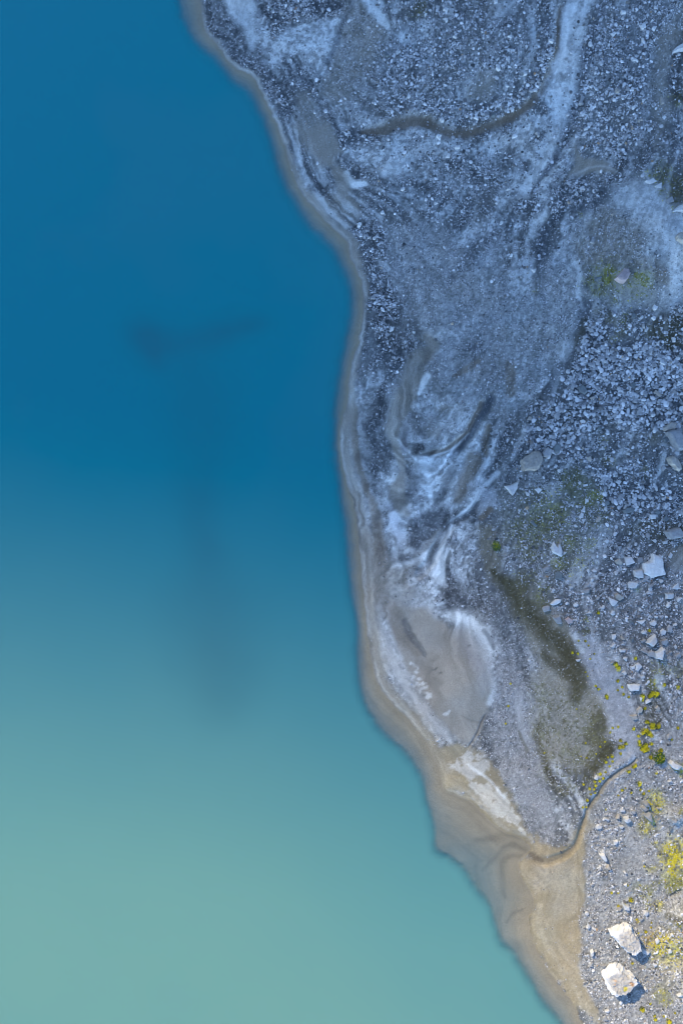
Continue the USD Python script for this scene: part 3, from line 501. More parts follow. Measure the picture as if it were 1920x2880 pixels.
# ---- the beach: bands that follow the water's edge
dpx = np.maximum(D, 0)
bw = np.interp(PY, [-150, 130, 300, 420, 560, 680, 790, 900, 1050, 1200, 1420, 1600, 1750, 2050, 2120, 2200, 2350, 2420, 3030], [12, 14, 10, 16, 24, 30, 22, 10, 18, 36, 44, 44, 46, 40, 26, 10, 8, 4, 2, 6][:19])
k = 1 - sstep(bw * .4, bw * 1.25, dpx + 14 * (N18 - .5) + 10 * (N90 - .5))
streak = fbm(dpx / 3.2 + 2.5 * N90, along / 120, 30, 3)
cool = np.interp(PY, [-150, 1500, 2000, 2300, 3030], [0, 0, .3, 1, 1])[..., None]
beach = (1 - cool) * C['grey_sand'] * .95 + cool * C['tan']
beach = beach * (.72 + .56 * streak)[..., None]
edge = np.exp(-((dpx - 7 - 8 * (N90 - .5)) / 3.5) ** 2)[..., None] * .34 * sstep(.35, .6, fbm(along / 60, dpx * 0 + 2.2, 35, 3))[..., None]
beach = beach * (1 - edge) + edge * (np.array([.47, .465, .45]) * (1 - cool) + cool * np.array([.47, .41, .31]))
COL += (k * land)[..., None] * (beach - COL); DENS *= 1 - .93 * k; BIG *= 1 - k
wetk = np.exp(-dpx / 3.0)[..., None] * .75                     # wet margin
COL = COL * (1 - wetk) + wetk * (COL * .62)
MOSS *= land
DZ += (k * land) * .05 * (streak - .5)
# fine streaks along the flow, strongest on the smooth central flat
flat_ = np.exp(-((PX - 1180) / 230) ** 2 - ((PY - 1330) / 380) ** 2) + .35
COL *= (1 + 1.15 * flat_ * (FINE_FLOW - .5) * 1.3 * np.clip(1.1 - .5 * BIG, .3, 1))[..., None]
sand_ = np.zeros((NY, NX), np.float32); sl, k = m_poly(pts(7, 480, 200, 700, 200, 920, 300, 1080, 330, 1230, 560, 1310, 860, 1280, 1000, 1180, 1200, 1080, 1380, 960, 1320, 800, 1080, 560, 740, 430, 470), 14); sand_[sl] = k
DENS *= 1 - .8 * sand_; BIG *= 1 - sand_
calm = np.clip(np.exp(-((PX - 1150) / 260) ** 2 - ((PY - 1330) / 330) ** 2) * 1.4, 0, 1)
DENS *= 1 - .40 * calm; BIG *= 1 - .75 * calm
# fine grain
gr = np.clip(DENS * 1.25 + .10, 0, 1)
NP = fbm(PX / 9, PY / 9, 37, 3) * .6 + fbm(PX / 26, PY / 26, 38, 2) * .25 + N40 * .15
stony = sstep(.05, .14, DENS) * (.55 + .45 * sstep(.2, .5, DENS))
patch = sstep(.50, .57, NP) * stony
COL += (patch * .72 * sstep(.20, .36, COL[..., 0]))[..., None] * (np.array([.085, .088, .092]) - COL)
DENS *= 1 + .6 * patch
COL *= (1 + (.85 * (N7 - .5) + .7 * (RND - .5)) * gr)[..., None]
pick = np.random.default_rng(78).random((NY, NX)).astype(np.float32)
COL += ((pick > .955) * gr * .55)[..., None] * (np.array([.46, .455, .45]) - COL) + ((pick < .06) * gr * .6)[..., None] * (np.array([.05, .05, .055]) - COL)
COL *= (.88 + .24 * N40)[..., None]
warm = (fbm(PX / 80, PY / 80, 31, 3) - .5)[..., None] * .12
COL *= np.concatenate([1 + warm, np.ones_like(warm), 1 - warm], 2)
DZ += .05 * (N7 - .5) * DENS + .10 * (N18 - .5) * np.clip(BIG + .3 * DENS, 0, 1)
# lake bed: tan sand under the shallows, near black where the shoal is raised
ub = sstep(.0, .26, depth)[..., None]
bedc = np.array([.225, .192, .142]) * (1 - ub) + ub * np.array([.155, .144, .125])
bedc = bedc * (.85 + .3 * fbm(PX / 50, PY / 36, 33, 3))[..., None] * (.85 + .3 * fbm(dW / 9 + N90, along / 170, 34, 3))[..., None]
fan = m_stroke(pts(9, 1000, 690, 860, 660, 720, 690, 560, 710), [8, 12, 12, 6], .95); BR = [fan]
BR += [m_stroke(pts(9, 1000, 800, 900, 750, 800, 790, 720, 880, 620, 980), [6, 9, 8, 6, 4], .95), m_stroke(pts(9, 980, 850, 860, 860, 800, 930, 800, 1100, 830, 1220), [6, 8, 8, 10, 5], .95), m_stroke(pts(9, 980, 1330, 890, 1370, 840, 1450), [3, 5, 3], .95)]
for sl, kk in BR: bedc[sl] *= (1 - .22 * kk)[..., None]
dk = (deep * sstep(.01, .05, SHO))[..., None]
bedc = bedc * (1 - dk) + dk * np.array([.03, .03, .04])
COL = np.where(land[..., None], COL, bedc)
DZ = np.where(land, np.maximum(DZ * sstep(0, 14, dpx), -.75 * np.maximum(MACRO, 0)), 0).astype(np.float32)
DZ += np.where(land, .012, 0)
DENS = np.where(land, DENS, 0); BIG = np.where(land, BIG, 0)
COL = np.where(land[..., None], COL * np.array([1.0, 1.005, .945]), COL)
COL = np.clip(COL, .015, .8).astype(np.float32)

def sample(A, px, py):
    c = [np.clip((py - Y0) / STEP, 0, NY - 1.001), np.clip((px - X0) / STEP, 0, NX - 1.001)]
    if np.ndim(c[0]) == 0: return sample(A, np.array([px]), np.array([py]))[0]
    if A.ndim == 3: return np.stack([ndimage.map_coordinates(A[..., i], c, order=1) for i in range(A.shape[2])], -1)
    return ndimage.map_coordinates(A, c, order=1)
def to_map(x, y): return 960 + x / S, 1440 - y / S
def ground(x, y, detail=True):
    """height of the terrain at the true position x, y and where that point shows on the map"""
    mx, my = to_map(x, y)
    z = sample(MACRO, mx, my)
    out = np.maximum(np.maximum(X0 - mx, mx - X1), np.maximum(Y0 - my, my - Y1)) * S
    rise = sstep(20, 900, out) * (z > .05)
    z = z + rise * (60 + 260 * fbm(np.asarray(x) / 700, np.asarray(y) / 700, 40, 5)) * sstep(0, 2500, x + 300)
    q = H / (H - np.clip(z, -3, 8))
    qx, qy = 960 + (mx - 960) * q, 1440 + (my - 1440) * q
    if detail: z = z + sample(DZ, qx, qy)
    return z, qx, qy
def place(px, py):
    """true ground point that shows at map position px, py"""
    px, py = np.asarray(px, float), np.asarray(py, float)
    z = np.zeros_like(px)
    for _ in range(5):
        x, y = (px - 960) * S * (H - z) / H, (1440 - py) * S * (H - z) / H
        z = ground(x, y)[0]
    return x, y, z

# ------------------------------------------------------------------ materials
def mat_ground():
    return usdkit.material(stage, '/World/Looks/ground', {
        'c': ('attribute', {'attribute': 'albedo'}), 'g': ('geometry', {}),
        'n': ('noise_texture', {'scale': 9.0, 'detail': 4.0, 'roughness': .7}),
        'r': ('map_range', {'from_min': .3, 'from_max': .7, 'to_min': .72, 'to_max': 1.28}),
        'm': ('vector_math', {'math_type': 'scale'}),
        'n2': ('noise_texture', {'scale': 5.0, 'detail': 5.0, 'roughness': .75}),
        'b': ('bump', {'strength': .55, 'distance': .10}),
        'p': ('principled_bsdf', {'roughness': .92, 'specular_ior_level': .18})},
        [('g.position', 'n.vector'), ('g.position', 'n2.vector'), ('n.fac', 'r.value'), ('c.vector', 'm.vector1'), ('r.result', 'm.scale'), ('m.vector', 'p.base_color'),
         ('n2.fac', 'b.height'), ('b.normal', 'p.normal')], surface='p.BSDF')
def mat_rock(name, ramp, scale=2.2, bump=.35, vc=False, spec=.25, rnd=.0):
    nodes = {'t': ('texture_coordinate', {}), 'n': ('noise_texture', {'scale': scale, 'detail': 6.0, 'roughness': .68}), 'ramp': ('rgb_ramp', {'ramp': ramp}),
             'n2': ('noise_texture', {'scale': scale * 4, 'detail': 5.0, 'roughness': .7}), 'b': ('bump', {'strength': bump, 'distance': .06}),
             'o': ('object_info', {}), 'rr': ('map_range', {'from_min': 0.0, 'from_max': 1.0, 'to_min': 1 - rnd, 'to_max': 1 + rnd}), 'mul': ('vector_math', {'math_type': 'scale'}),
             'p': ('principled_bsdf', {'roughness': .85, 'specular_ior_level': spec})}
    links = [('t.object', 'n.vector'), ('t.object', 'n2.vector'), ('n.fac', 'ramp.fac'), ('n2.fac', 'b.height'), ('b.normal', 'p.normal'), ('o.random', 'rr.value'), ('ramp.color', 'mul.vector1'), ('rr.result', 'mul.scale')]
    if vc:
        nodes['c'] = ('attribute', {'attribute': 'albedo'}); nodes['x'] = ('vector_math', {'math_type': 'multiply'})
        links += [('mul.vector', 'x.vector1'), ('c.vector', 'x.vector2'), ('x.vector', 'p.base_color')]
    else: links += [('mul.vector', 'p.base_color')]
    return usdkit.material(stage, '/World/Looks/' + name, nodes, links, surface='p.BSDF')
def mat_plain(name, c1, c2, rough=.8, translucent=0.0, scale=6.0):
    nodes = {'t': ('texture_coordinate', {}), 'o': ('object_info', {}), 'n': ('noise_texture', {'scale': scale, 'detail': 2.0}), 'a': ('math', {'math_type': 'add'}), 'h': ('math', {'math_type': 'multiply', 'value2': .5}),
             'ramp': ('rgb_ramp', {'ramp': [(0.25, c1), (.8, c2)]}), 'p': ('principled_bsdf', {'roughness': rough, 'specular_ior_level': .2})}
    links = [('t.object', 'n.vector'), ('n.fac', 'a.value1'), ('o.random', 'a.value2'), ('a.value', 'h.value1'), ('h.value', 'ramp.fac'), ('ramp.color', 'p.base_color')]
    surf = 'p.BSDF'
    if translucent:
        nodes['tr'] = ('translucent_bsdf', {}); nodes['mx'] = ('mix_closure', {'fac': translucent})
        links += [('ramp.color', 'tr.color'), ('p.BSDF', 'mx.closure1'), ('tr.BSDF', 'mx.closure2')]; surf = 'mx.closure'
    return usdkit.material(stage, '/World/Looks/' + name, nodes, links, surface=surf)
M_GROUND = mat_ground()
M = {'pale': mat_rock('pale_stone', [(.25, (.32, .315, .30)), (.55, (.44, .435, .42)), (.8, (.54, .53, .51))], rnd=.12),
     'tan': mat_rock('tan_stone', [(.25, (.20, .18, .15)), (.55, (.30, .275, .235)), (.8, (.37, .34, .29))], rnd=.1),
     'grey': mat_rock('grey_stone', [(.25, (.17, .172, .172)), (.55, (.25, .25, .245)), (.8, (.34, .335, .32))], rnd=.1),
     'dark': mat_rock('dark_stone', [(.25, (.085, .095, .10)), (.55, (.13, .145, .145)), (.8, (.20, .205, .20))], rnd=.1),
     'pink': mat_rock('pink_stone', [(.25, (.24, .19, .175)), (.55, (.34, .27, .25)), (.8, (.42, .36, .33))]),
     'white': mat_rock('white_boulder', [(.2, (.38, .375, .365)), (.5, (.52, .515, .505)), (.8, (.60, .595, .585))], scale=1.6, bump=.9, vc=True)}
P_RAMP = dict(
    pale=[(0, (.20, .20, .195)), (.35, (.32, .32, .315)), (.75, (.44, .435, .425)), (1, (.58, .57, .555))],
    grey=[(0, (.08, .083, .085)), (.4, (.16, .16, .16)), (.8, (.30, .295, .285)), (1, (.40, .39, .37))],
    dark=[(0, (.045, .048, .05)), (.6, (.10, .10, .10)), (1, (.15, .14, .125))],
    rust=[(0, (.22, .13, .075)), (.5, (.30, .22, .14)), (1, (.40, .33, .24))])
def mat_pebble(k):
    return usdkit.material(stage, f'/World/Looks/{k}_pebbles', {'o': ('object_info', {}), 'r': ('rgb_ramp', {'ramp': P_RAMP[k]}), 'p': ('principled_bsdf', {'roughness': .85, 'specular_ior_level': .2})},
                           [('o.random', 'r.fac'), ('r.color', 'p.base_color')], surface='p.BSDF')

# ------------------------------------------------------------------ terrain, lake, mountain
def axis(lo, hi, fine, grow=1.16, first=None, far=9000.0):
    a = np.arange(lo, hi + 1e-6, fine); d, out = (first or fine), []
    x = hi
    while x < far: x += d; d *= grow; out.append(x)
    d, left = (first or fine), []
    x = lo
    while x > -far: x -= d; d *= grow; left.append(x)
    return np.concatenate([left[::-1], a, out])
def grid_mesh(ax, ay, zf):
    X, Y = np.meshgrid(ax, ay)
    n, m = len(ay), len(ax)
    i = np.arange(n * m).reshape(n, m)
    q = np.stack([i[:-1, :-1], i[:-1, 1:], i[1:, 1:], i[1:, :-1]], -1).reshape(-1, 4)
    return X.ravel(), Y.ravel(), q
FINE = .12
axx = np.concatenate([axis(-46, -20.3, .6, first=.8)[: np.searchsorted(axis(-46, -20.3, .6, first=.8), -20.2)], np.arange(-20, 43.5, FINE)])
right, x, d = [], axx[-1], .2
while x < 9000: x += d; d *= 1.16; right.append(x)
axx = np.concatenate([axx, right])
axy = axis(-63.5, 63.5, FINE, first=.2)
tx, ty, tq = grid_mesh(axx, axy, None)
tz, qx, qy = ground(tx, ty)
tcol = sample(COL, qx, qy)
terrain = usdkit.mesh(stage, '/World/ground', (np.stack([tx, ty, tz], 1), tq), M_GROUND, smooth=True)
vcol(terrain, 'albedo', tcol)
tag(terrain.GetPrim(), 'grey silt, gravel and tan sand sloping down to the lake', 'ground', kind='structure')

wax, way = axis(-46, 46, .4, first=.6), axis(-66, 66, .4, first=.6)
lx, ly, lq = grid_mesh(wax, way, None)
mx, my = to_map(lx, ly)
ld = sample(np.where(land, 0, depth).astype(np.float32), mx, my)
opac = np.clip(1 - np.exp(-(KW * ld) ** 2 - .55 * ld), 0, 1)
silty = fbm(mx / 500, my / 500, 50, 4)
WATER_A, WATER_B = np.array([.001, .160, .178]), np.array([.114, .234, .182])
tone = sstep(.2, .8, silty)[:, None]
sun_silt_tint = sstep(0, 1, np.clip((my - 1300 + .12 * (960 - mx)) / 1650, 0, 1) * np.clip((3500 - mx) / 2900, 0, 1))[:, None]   # silt tint, plus shade-to-sun brightening painted into the water colour towards the south-west
mixw = np.clip(sun_silt_tint * .92 + .10 * (tone - .5) * (.2 + sun_silt_tint), 0, 1)
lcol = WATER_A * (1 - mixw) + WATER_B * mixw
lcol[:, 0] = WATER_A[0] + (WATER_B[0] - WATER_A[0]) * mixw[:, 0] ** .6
M_WATER = usdkit.material(stage, '/World/Looks/milky_lake_water', {
    'o': ('attribute', {'attribute': 'turbid'}), 'c': ('attribute', {'attribute': 'albedo'}), 'g': ('geometry', {}),
    'n': ('noise_texture', {'scale': 1.6, 'detail': 4.0, 'roughness': .6}), 'b': ('bump', {'strength': .2, 'distance': .05}),
    'd': ('diffuse_bsdf', {}), 't': ('transparent_bsdf', {'color': (.97, .96, .90)}), 'm': ('mix_closure', {}),
    'gl': ('glossy_bsdf', {'roughness': .06, 'color': (.55, .8, 1)}), 'f': ('fresnel', {'IOR': 1.33}), 'ab': ('math', {'math_type': 'subtract', 'value1': 1.0}), 'fa': ('math', {'math_type': 'multiply'}), 'mm': ('mix_closure', {})},
    [('g.position', 'n.vector'), ('n.fac', 'b.height'), ('c.vector', 'd.color'), ('o.fac', 'm.fac'), ('t.BSDF', 'm.closure1'), ('d.BSDF', 'm.closure2'),
     ('b.normal', 'gl.normal'), ('b.normal', 'f.normal'), ('g.backfacing', 'ab.value2'), ('f.fac', 'fa.value1'), ('ab.value', 'fa.value2'), ('fa.value', 'mm.fac'), ('m.closure', 'mm.closure1'), ('gl.BSDF', 'mm.closure2')], surface='mm.closure')
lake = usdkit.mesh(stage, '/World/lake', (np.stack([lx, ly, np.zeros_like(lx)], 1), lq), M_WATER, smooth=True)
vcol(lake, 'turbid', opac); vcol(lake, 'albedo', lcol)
tag(lake.GetPrim(), 'milky turquoise glacier lake with calm surface', 'lake', kind='structure')

# the mountain across the lake whose long shadow covers the upper part of the view
T = 4200.0
EDGE = np.array([1.0, -.20]); EDGE /= np.linalg.norm(EDGE)
NRM = np.array([EDGE[1], -EDGE[0]]); NRM = NRM if NRM[1] > 0 else -NRM
mid_map = np.array([1100.0, 1945.0]); mid = np.array([(mid_map[0] - 960) * S, (1440 - mid_map[1]) * S])
crest0 = mid + SUN[:2] * T; HZ = SUN[2] * T
u = np.concatenate([-np.geomspace(6000, 150, 60), np.arange(-140, 141, 20.0), np.geomspace(150, 6000, 60)])
W = 1050.0
v = np.concatenate([-np.geomspace(W, 20, 44), [0.0], np.geomspace(20, W, 44)])
U, V = np.meshgrid(u, v)
rough = sstep(60, 900, np.abs(U))
crest = HZ + rough * (700 * (fbm(U / 900, U * 0 + 3.3, 60, 5) - .5) - .06 * np.abs(U)) - sstep(3000, 6000, np.abs(U)) * HZ * .9
prof = (1 - np.abs(V) / W) ** 1.15
zz = crest * prof + prof * (1 - prof) * 500 * (fbm(U / 420 + .3 * V / 420, V / 700, 61, 6) - .55) - 30 * (1 - prof)
bx, by = crest0[0] + U * EDGE[0] + V * NRM[0], crest0[1] + U * EDGE[1] + V * NRM[1]
n, m_ = U.shape
i = np.arange(n * m_).reshape(n, m_)
mq = np.stack([i[:-1, :-1], i[:-1, 1:], i[1:, 1:], i[1:, :-1]], -1).reshape(-1, 4)
M_MOUNT = usdkit.material(stage, '/World/Looks/mountain_rock', {'g': ('geometry', {}), 'n': ('noise_texture', {'scale': .012, 'detail': 8.0, 'roughness': .65}), 'r': ('rgb_ramp', {'ramp': [(.3, (.05, .055, .06)), (.6, (.10, .10, .10)), (.75, (.16, .16, .155))]}),
    'p': ('principled_bsdf', {'roughness': .95, 'specular_ior_level': .1})}, [('g.position', 'n.vector'), ('n.fac', 'r.fac'), ('r.color', 'p.base_color')], surface='p.BSDF')
mountain = usdkit.mesh(stage, '/World/mountain', (np.stack([bx.ravel(), by.ravel(), zz.ravel()], 1), mq), M_MOUNT, smooth=True)
tag(mountain.GetPrim(), 'steep grey rock ridge across the lake', 'mountain', kind='structure')
# ------------------------------------------------------------------ rocks, each a thing
def rock_mesh(c, flat, h, seed, rough=.06, sub=0, top=.72, lean=None):
    """a rock whose upper outline follows the given points; h metres tall"""
    r = np.random.default_rng(seed)
    p = pts(c, *flat)
    a = .5 * np.sum(p[:, 0] * np.roll(p[:, 1], -1) - np.roll(p[:, 0], -1) * p[:, 1])
    if a > 0: p = p[::-1]                         # y runs down in the map: make it anticlockwise in the world
    cx, cy = p.mean(0)
    x0, y0, z0 = [float(t) for t in place(cx, cy)]
    if h is None: h = .46 * math.sqrt(abs(a)) * S
    q = []
    for i in range(len(p)):                       # break long edges up a little
        u, v2 = p[i], p[(i + 1) % len(p)]
        q.append(u + r.normal(0, .02, 2) * np.hypot(*(v2 - u)))
        m = u + (v2 - u) * r.uniform(.4, .6)
        nrm = np.array([(v2 - u)[1], -(v2 - u)[0]])
        q.append(m + nrm * r.normal(.0, .045))
    q = np.array(q)
    zt = z0 + .75 * h
    W_ = np.stack([(q[:, 0] - 960) * S * (H - zt) / H, (1440 - q[:, 1]) * S * (H - zt) / H], 1)
    o = W_.mean(0)
    W_ = W_ - o
    n = len(W_)
    tilt = r.normal(0, .13, 2) if lean is None else np.array(lean)
    rings = []
    for sc, hh in ((1.06, -.35), (1.05, .12), (1.0, .62), (.93, .86), (top, 1.0), (top * .45, 1.03)):
        jit = 1 + r.normal(0, rough, n) * (.6 if sc > .8 else 1)
        ring = W_ * sc * jit[:, None]
        zz_ = hh * h + (ring @ tilt) * max(hh, 0) + r.normal(0, rough * .5, n) * h
        rings.append(np.column_stack([ring, zz_]))
    V_ = np.vstack(rings + [[[0, 0, h * 1.03]]])
    F_ = []
    for k in range(len(rings) - 1):
        for i in range(n):
            a_, b_ = k * n + i, k * n + (i + 1) % n
            c_, d_ = a_ + n, b_ + n
            F_ += ([[a_, b_, d_], [a_, d_, c_]] if r.random() < .5 else [[a_, b_, c_], [b_, d_, c_]])
    k = (len(rings) - 1) * n
    F_ += [[k + i, k + (i + 1) % n, len(V_) - 1] for i in range(n)]
    V_, F_ = np.array(V_), np.array(F_)
    if sub:
        import trimesh
        V_, F_ = trimesh.remesh.subdivide(V_, F_)
        if sub > 1: V_, F_ = trimesh.remesh.subdivide(V_, F_)
        if sub > 2: V_, F_ = trimesh.remesh.subdivide(V_, F_)
        d = np.stack([fbm(V_[:, 1] * 1.3 + 5 * V_[:, 2] / 3 + seed + s * 9, V_[:, 0] * 1.3 + V_[:, 2] + s * 5, 70 + s, 5) - .5 for s in range(3)], 1)
        V_ = V_ + d * np.array([.5, .5, .2 if lean is not None else .3]) * h * .42
        d2 = np.stack([fbm(V_[:, 1] * 4.5 + 3 * V_[:, 2] + seed + s * 9, V_[:, 0] * 4.5 + 3 * V_[:, 2] + s * 5, 75 + s, 3) - .5 for s in range(3)], 1)
        V_ = V_ + d2 * np.array([.22, .22, .16]) * min(h, 1.6)
    return V_, F_, (o[0], o[1], z0)
_seed = [100]
ROCKS_AT = []
HEADS = []
def rock(c, tone, label, *flat, h=None, name='rock', category='rock', group=None, **kw):
    _seed[0] += 1
    v_, f_, o = rock_mesh(c, flat, h, _seed[0], **kw)
    gm = usdkit.mesh(stage, path_for(name), (v_, f_), M[tone], smooth=(32 if kw.get('sub') else False))
    gm.AddTranslateOp().Set(tuple(float(t) for t in o))
    tag(gm.GetPrim(), label, category, group)
    p = pts(c, *flat); HEADS.append(label.split(',')[0]); ROCKS_AT.append((*p.mean(0), max(np.ptp(p[:, 0]), np.ptp(p[:, 1])) / 2))
    return gm, v_, o

# the two great white boulders in the sun
b1, v1, _ = rock(10, 'white', 'huge white boulder with pointed left end, higher of the sunlit pair', 706, 1568, 752, 1538, 862, 1500, 886, 1522, 900, 1555, 936, 1604, 956, 1690, 905, 1735, 850, 1712, 775, 1652, h=1.5, name='boulder', category='boulder', sub=3, top=.86, lean=(.16, -.14))
b2, v2, _ = rock(10, 'white', 'huge square white boulder with rusty streaks, lowest on the sunny shore', 640, 1955, 750, 1872, 800, 1885, 900, 1945, 925, 1972, 800, 2060, 728, 2108, 680, 2060, h=1.6, name='boulder', category='boulder', sub=3, top=.88, lean=(.13, -.13))
for gm, v_, sd_ in ((b1, v1, 1), (b2, v2, 2)):
    pts_ = np.array(gm.GetPointsAttr().Get()); hmax = pts_[:, 2].max()
    rim = np.hypot(pts_[:, 0] / np.ptp(pts_[:, 0]), pts_[:, 1] / np.ptp(pts_[:, 1]))
    dirt = sstep(.5, .7, pts_[:, 2] / hmax) * (1 - sstep(.24, .40, rim + .25 * (fbm(pts_[:, 0] * 1.5, pts_[:, 1] * 1.5, 88, 3) - .5))) * (.45 + 1.1 * fbm(pts_[:, 0] * 6 + 3 * sd_, pts_[:, 1] * 6, 80 + sd_, 2))
    col_ = np.ones((len(pts_), 3)) * (1 - np.clip(dirt, 0, 1)[:, None] * np.array([.38, .40, .43]))
    if sd_ == 2:
        for (ax_, ay_, rr_, cc) in ((.95, .25, .20, (.62, .36, .18)), (1.15, .05, .22, (.62, .36, .18)), (-.7, .35, .16, (.75, .52, .35)), (-.75, -.05, .14, (.75, .52, .35)), (.35, -.35, .3, (.70, .62, .10)), (.25, -.55, .2, (.70, .62, .10))):
            kk = (1 - sstep(.5, 1.1, np.hypot((pts_[:, 0] - ax_), (pts_[:, 1] - ay_)) / rr_ + .6 * (fbm(pts_[:, 0] * 5, pts_[:, 1] * 5, 85, 2) - .5)))[:, None]
            col_ = col_ * (1 - kk) + kk * np.array(cc)
    vcol(gm, 'albedo', col_)
rock(10, 'pale', 'pale blue-grey slab leaning in the shadow of the upper white boulder', 970, 1720, 985, 1690, 1040, 1720, 1010, 1745, h=.4)
rock(10, 'pale', 'white wedge of rock, highest of three standing alone on grey shore gravel', 595, 850, 635, 835, 658, 895, 640, 905, h=.55)
rock(10, 'pale', 'small white stone just above the long white wedge on the shore gravel', 612, 815, 632, 808, 644, 832, 622, 832, h=.2)
rock(10, 'tan', 'cream triangular stone below the white wedge on the shore gravel', 650, 960, 672, 935, 695, 985, 660, 975, h=.45)
rock(10, 'pale', 'little white stone left of the cream triangular stone', 585, 950, 600, 940, 608, 975, 594, 972, h=.25)
rock(10, 'pale', 'small white stone alone on the bare grey ground below the boulder group', 806, 1000, 818, 990, 832, 1006, 820, 1018, h=.3)
rock(10, 'tan', 'cream slab with a yellow tuft beside it, left one of two', 750, 1310, 790, 1320, 778, 1350, 752, 1345, h=.25)
rock(10, 'pale', 'cream block with dark shadow, right one of two beside yellow tufts', 805, 1290, 855, 1310, 862, 1345, 815, 1335, h=.5)
rock(10, 'pale', 'pale block alone on gravel left of the upper white boulder', 510, 1720, 535, 1700, 540, 1745, 520, 1760, h=.45)
rock(10, 'grey', 'grey flat stone at the edge of the tan sand', 508, 1115, 525, 1100, 542, 1115, 520, 1130, h=.2)
rock(10, 'grey', 'brown-grey boulder on the yellow moss, topmost of its cluster', 990, 385, 1025, 370, 1040, 415, 1000, 410, h=.7)
rock(10, 'grey', 'pale grey flat slab tucked under the topmost boulder of the mossy cluster', 965, 425, 1005, 412, 1030, 440, 1000, 455, h=.45)
rock(10, 'grey', 'large grey pointed boulder on yellow moss, lowest of its cluster', 1000, 500, 1045, 470, 1068, 555, 1030, 540, h=.85)
rock(10, 'grey', 'rounded pale grey stone left of the mossy boulder cluster', 870, 450, 905, 445, 915, 475, 885, 480, h=.4)
rock(10, 'tan', 'brown upright stone farthest left near the mossy boulder cluster', 740, 520, 760, 480, 775, 490, 765, 525, h=.4)
rock(10, 'pale', 'broad pale grey boulder with a shaded face below the rounded stone', 812, 520, 850, 510, 877, 540, 850, 562, 818, 550, h=.6)
rock(10, 'grey', 'small dull stone on moss at the right of the pointed boulder', 1108, 535, 1130, 520, 1135, 536, 1115, 546, h=.2)
rock(10, 'tan', 'small tan stone on yellow moss right of the topmost mossy boulder', 1100, 424, 1115, 418, 1124, 432, 1108, 438, h=.25)
rock(10, 'pale', 'pale boulder with blue-grey face high on the sunny slope by the right edge', 1220, 30, 1250, 10, 1320, 50, 1290, 85, 1240, 62, h=.7, sub=1)
rock(10, 'pale', 'pale stone in the gravel at the tip of the lower boulder shadow', 985, 2040, 1000, 2025, 1014, 2042, 998, 2060, h=.25)
rock(10, 'pale', 'small white stone among gravel between moss tufts above the upper boulder', 1120, 1500, 1134, 1492, 1145, 1506, 1128, 1512, h=.25)
rock(10, 'pale', 'small white stone by the dark gully under the yellow moss bank', 976, 905, 988, 900, 994, 914, 982, 920, h=.2)
# by the hollow and the grey slope (middle right)
rock(8, 'pale', 'long pale slab at the upper rim of the mossy hollow', 445, 180, 490, 140, 535, 140, 530, 165, 470, 195)
rock(8, 'grey', 'square blue-grey block below the long slab on the hollow rim', 378, 215, 390, 200, 438, 195, 438, 235, 395, 248)
rock(8, 'grey', 'slate-grey block with green moss on its right at hollow rim', 465, 290, 525, 282, 545, 345, 510, 350)
rock(8, 'pink', 'rounded pinkish boulder at the rim of the mossy hollow', 572, 310, 600, 290, 635, 310, 635, 340, 600, 352)
rock(8, 'pale', 'small pale block alone on gravel right of the long rim slab', 640, 180, 660, 168, 682, 175, 670, 200, 645, 200)
rock(8, 'grey', 'flat grey slab high on the gravel slope above the hollow', 715, 60, 780, 48, 770, 80, 740, 88)
rock(8, 'pale', 'thin pale chip between the flat grey slab and the triangular slab', 770, 140, 800, 140, 810, 165, 790, 162)
rock(8, 'pale', 'pale triangular slab pointing down the gravel slope', 938, 125, 1022, 155, 980, 198, 960, 180)
rock(8, 'tan', 'two-toned tan block touching the upper side of the triangular slab', 990, 100, 1015, 85, 1065, 120, 1040, 150, 1000, 130)
rock(8, 'dark', 'small dark stone left of the triangular slab', 910, 140, 930, 132, 942, 160, 920, 162, h=.25)
rock(8, 'pale', 'pale rectangular slab in the pebbles near the right edge', 1420, 90, 1495, 88, 1490, 130, 1425, 132)
rock(8, 'dark', 'dark flat stone left of the pale rectangular slab', 1360, 100, 1415, 90, 1410, 120, 1370, 120)
rock(8, 'pale', 'tall pale shard below the great notched slab at the right edge', 1480, 45, 1500, 18, 1530, 0, 1537, 50)
rock(8, 'pale', 'white triangular slab, upper left of the slab scatter', 1175, 325, 1252, 312, 1218, 352)
rock(8, 'pale', 'pale blocky stone right of the white triangular slab', 1290, 335, 1325, 315, 1348, 340, 1325, 365, 1295, 355)
rock(8, 'grey', 'grey-blue block stacked highest in the right-edge slab scatter', 1435, 380, 1455, 355, 1480, 375, 1475, 420, 1440, 415)
rock(8, 'pale', 'pale block touching the grey-blue block from the left', 1378, 410, 1400, 390, 1428, 405, 1420, 440, 1385, 438)
rock(8, 'pale', 'large pale pointed slab with rusty right edge in slab scatter', 1265, 510, 1335, 440, 1350, 500, 1318, 543, h=.7)
rock(8, 'grey', 'round-cornered grey boulder right of the pointed slab', 1380, 490, 1430, 475, 1452, 500, 1430, 530, 1395, 525)
rock(8, 'pale', 'bright split boulder, brightest and lowest of the slab scatter', 1340, 595, 1405, 550, 1410, 595, 1390, 655, 1352, 645, h=.8)
rock(8, 'grey', 'grey boulder touching the bright split boulder from the left', 1265, 595, 1305, 575, 1335, 590, 1340, 632, 1280, 625)
rock(8, 'grey', 'low grey slab, left end of the row beside the split boulder', 1210, 575, 1235, 555, 1275, 580, 1260, 600)
rock(8, 'grey', 'dull flat slab lying just left of the pointed slab', 1205, 490, 1240, 474, 1265, 485, 1230, 506, h=.25)
rock(8, 'pale', 'flat pale rectangle of rock alone on the purple-grey gravel', 1030, 560, 1085, 560, 1075, 590, 1035, 588)
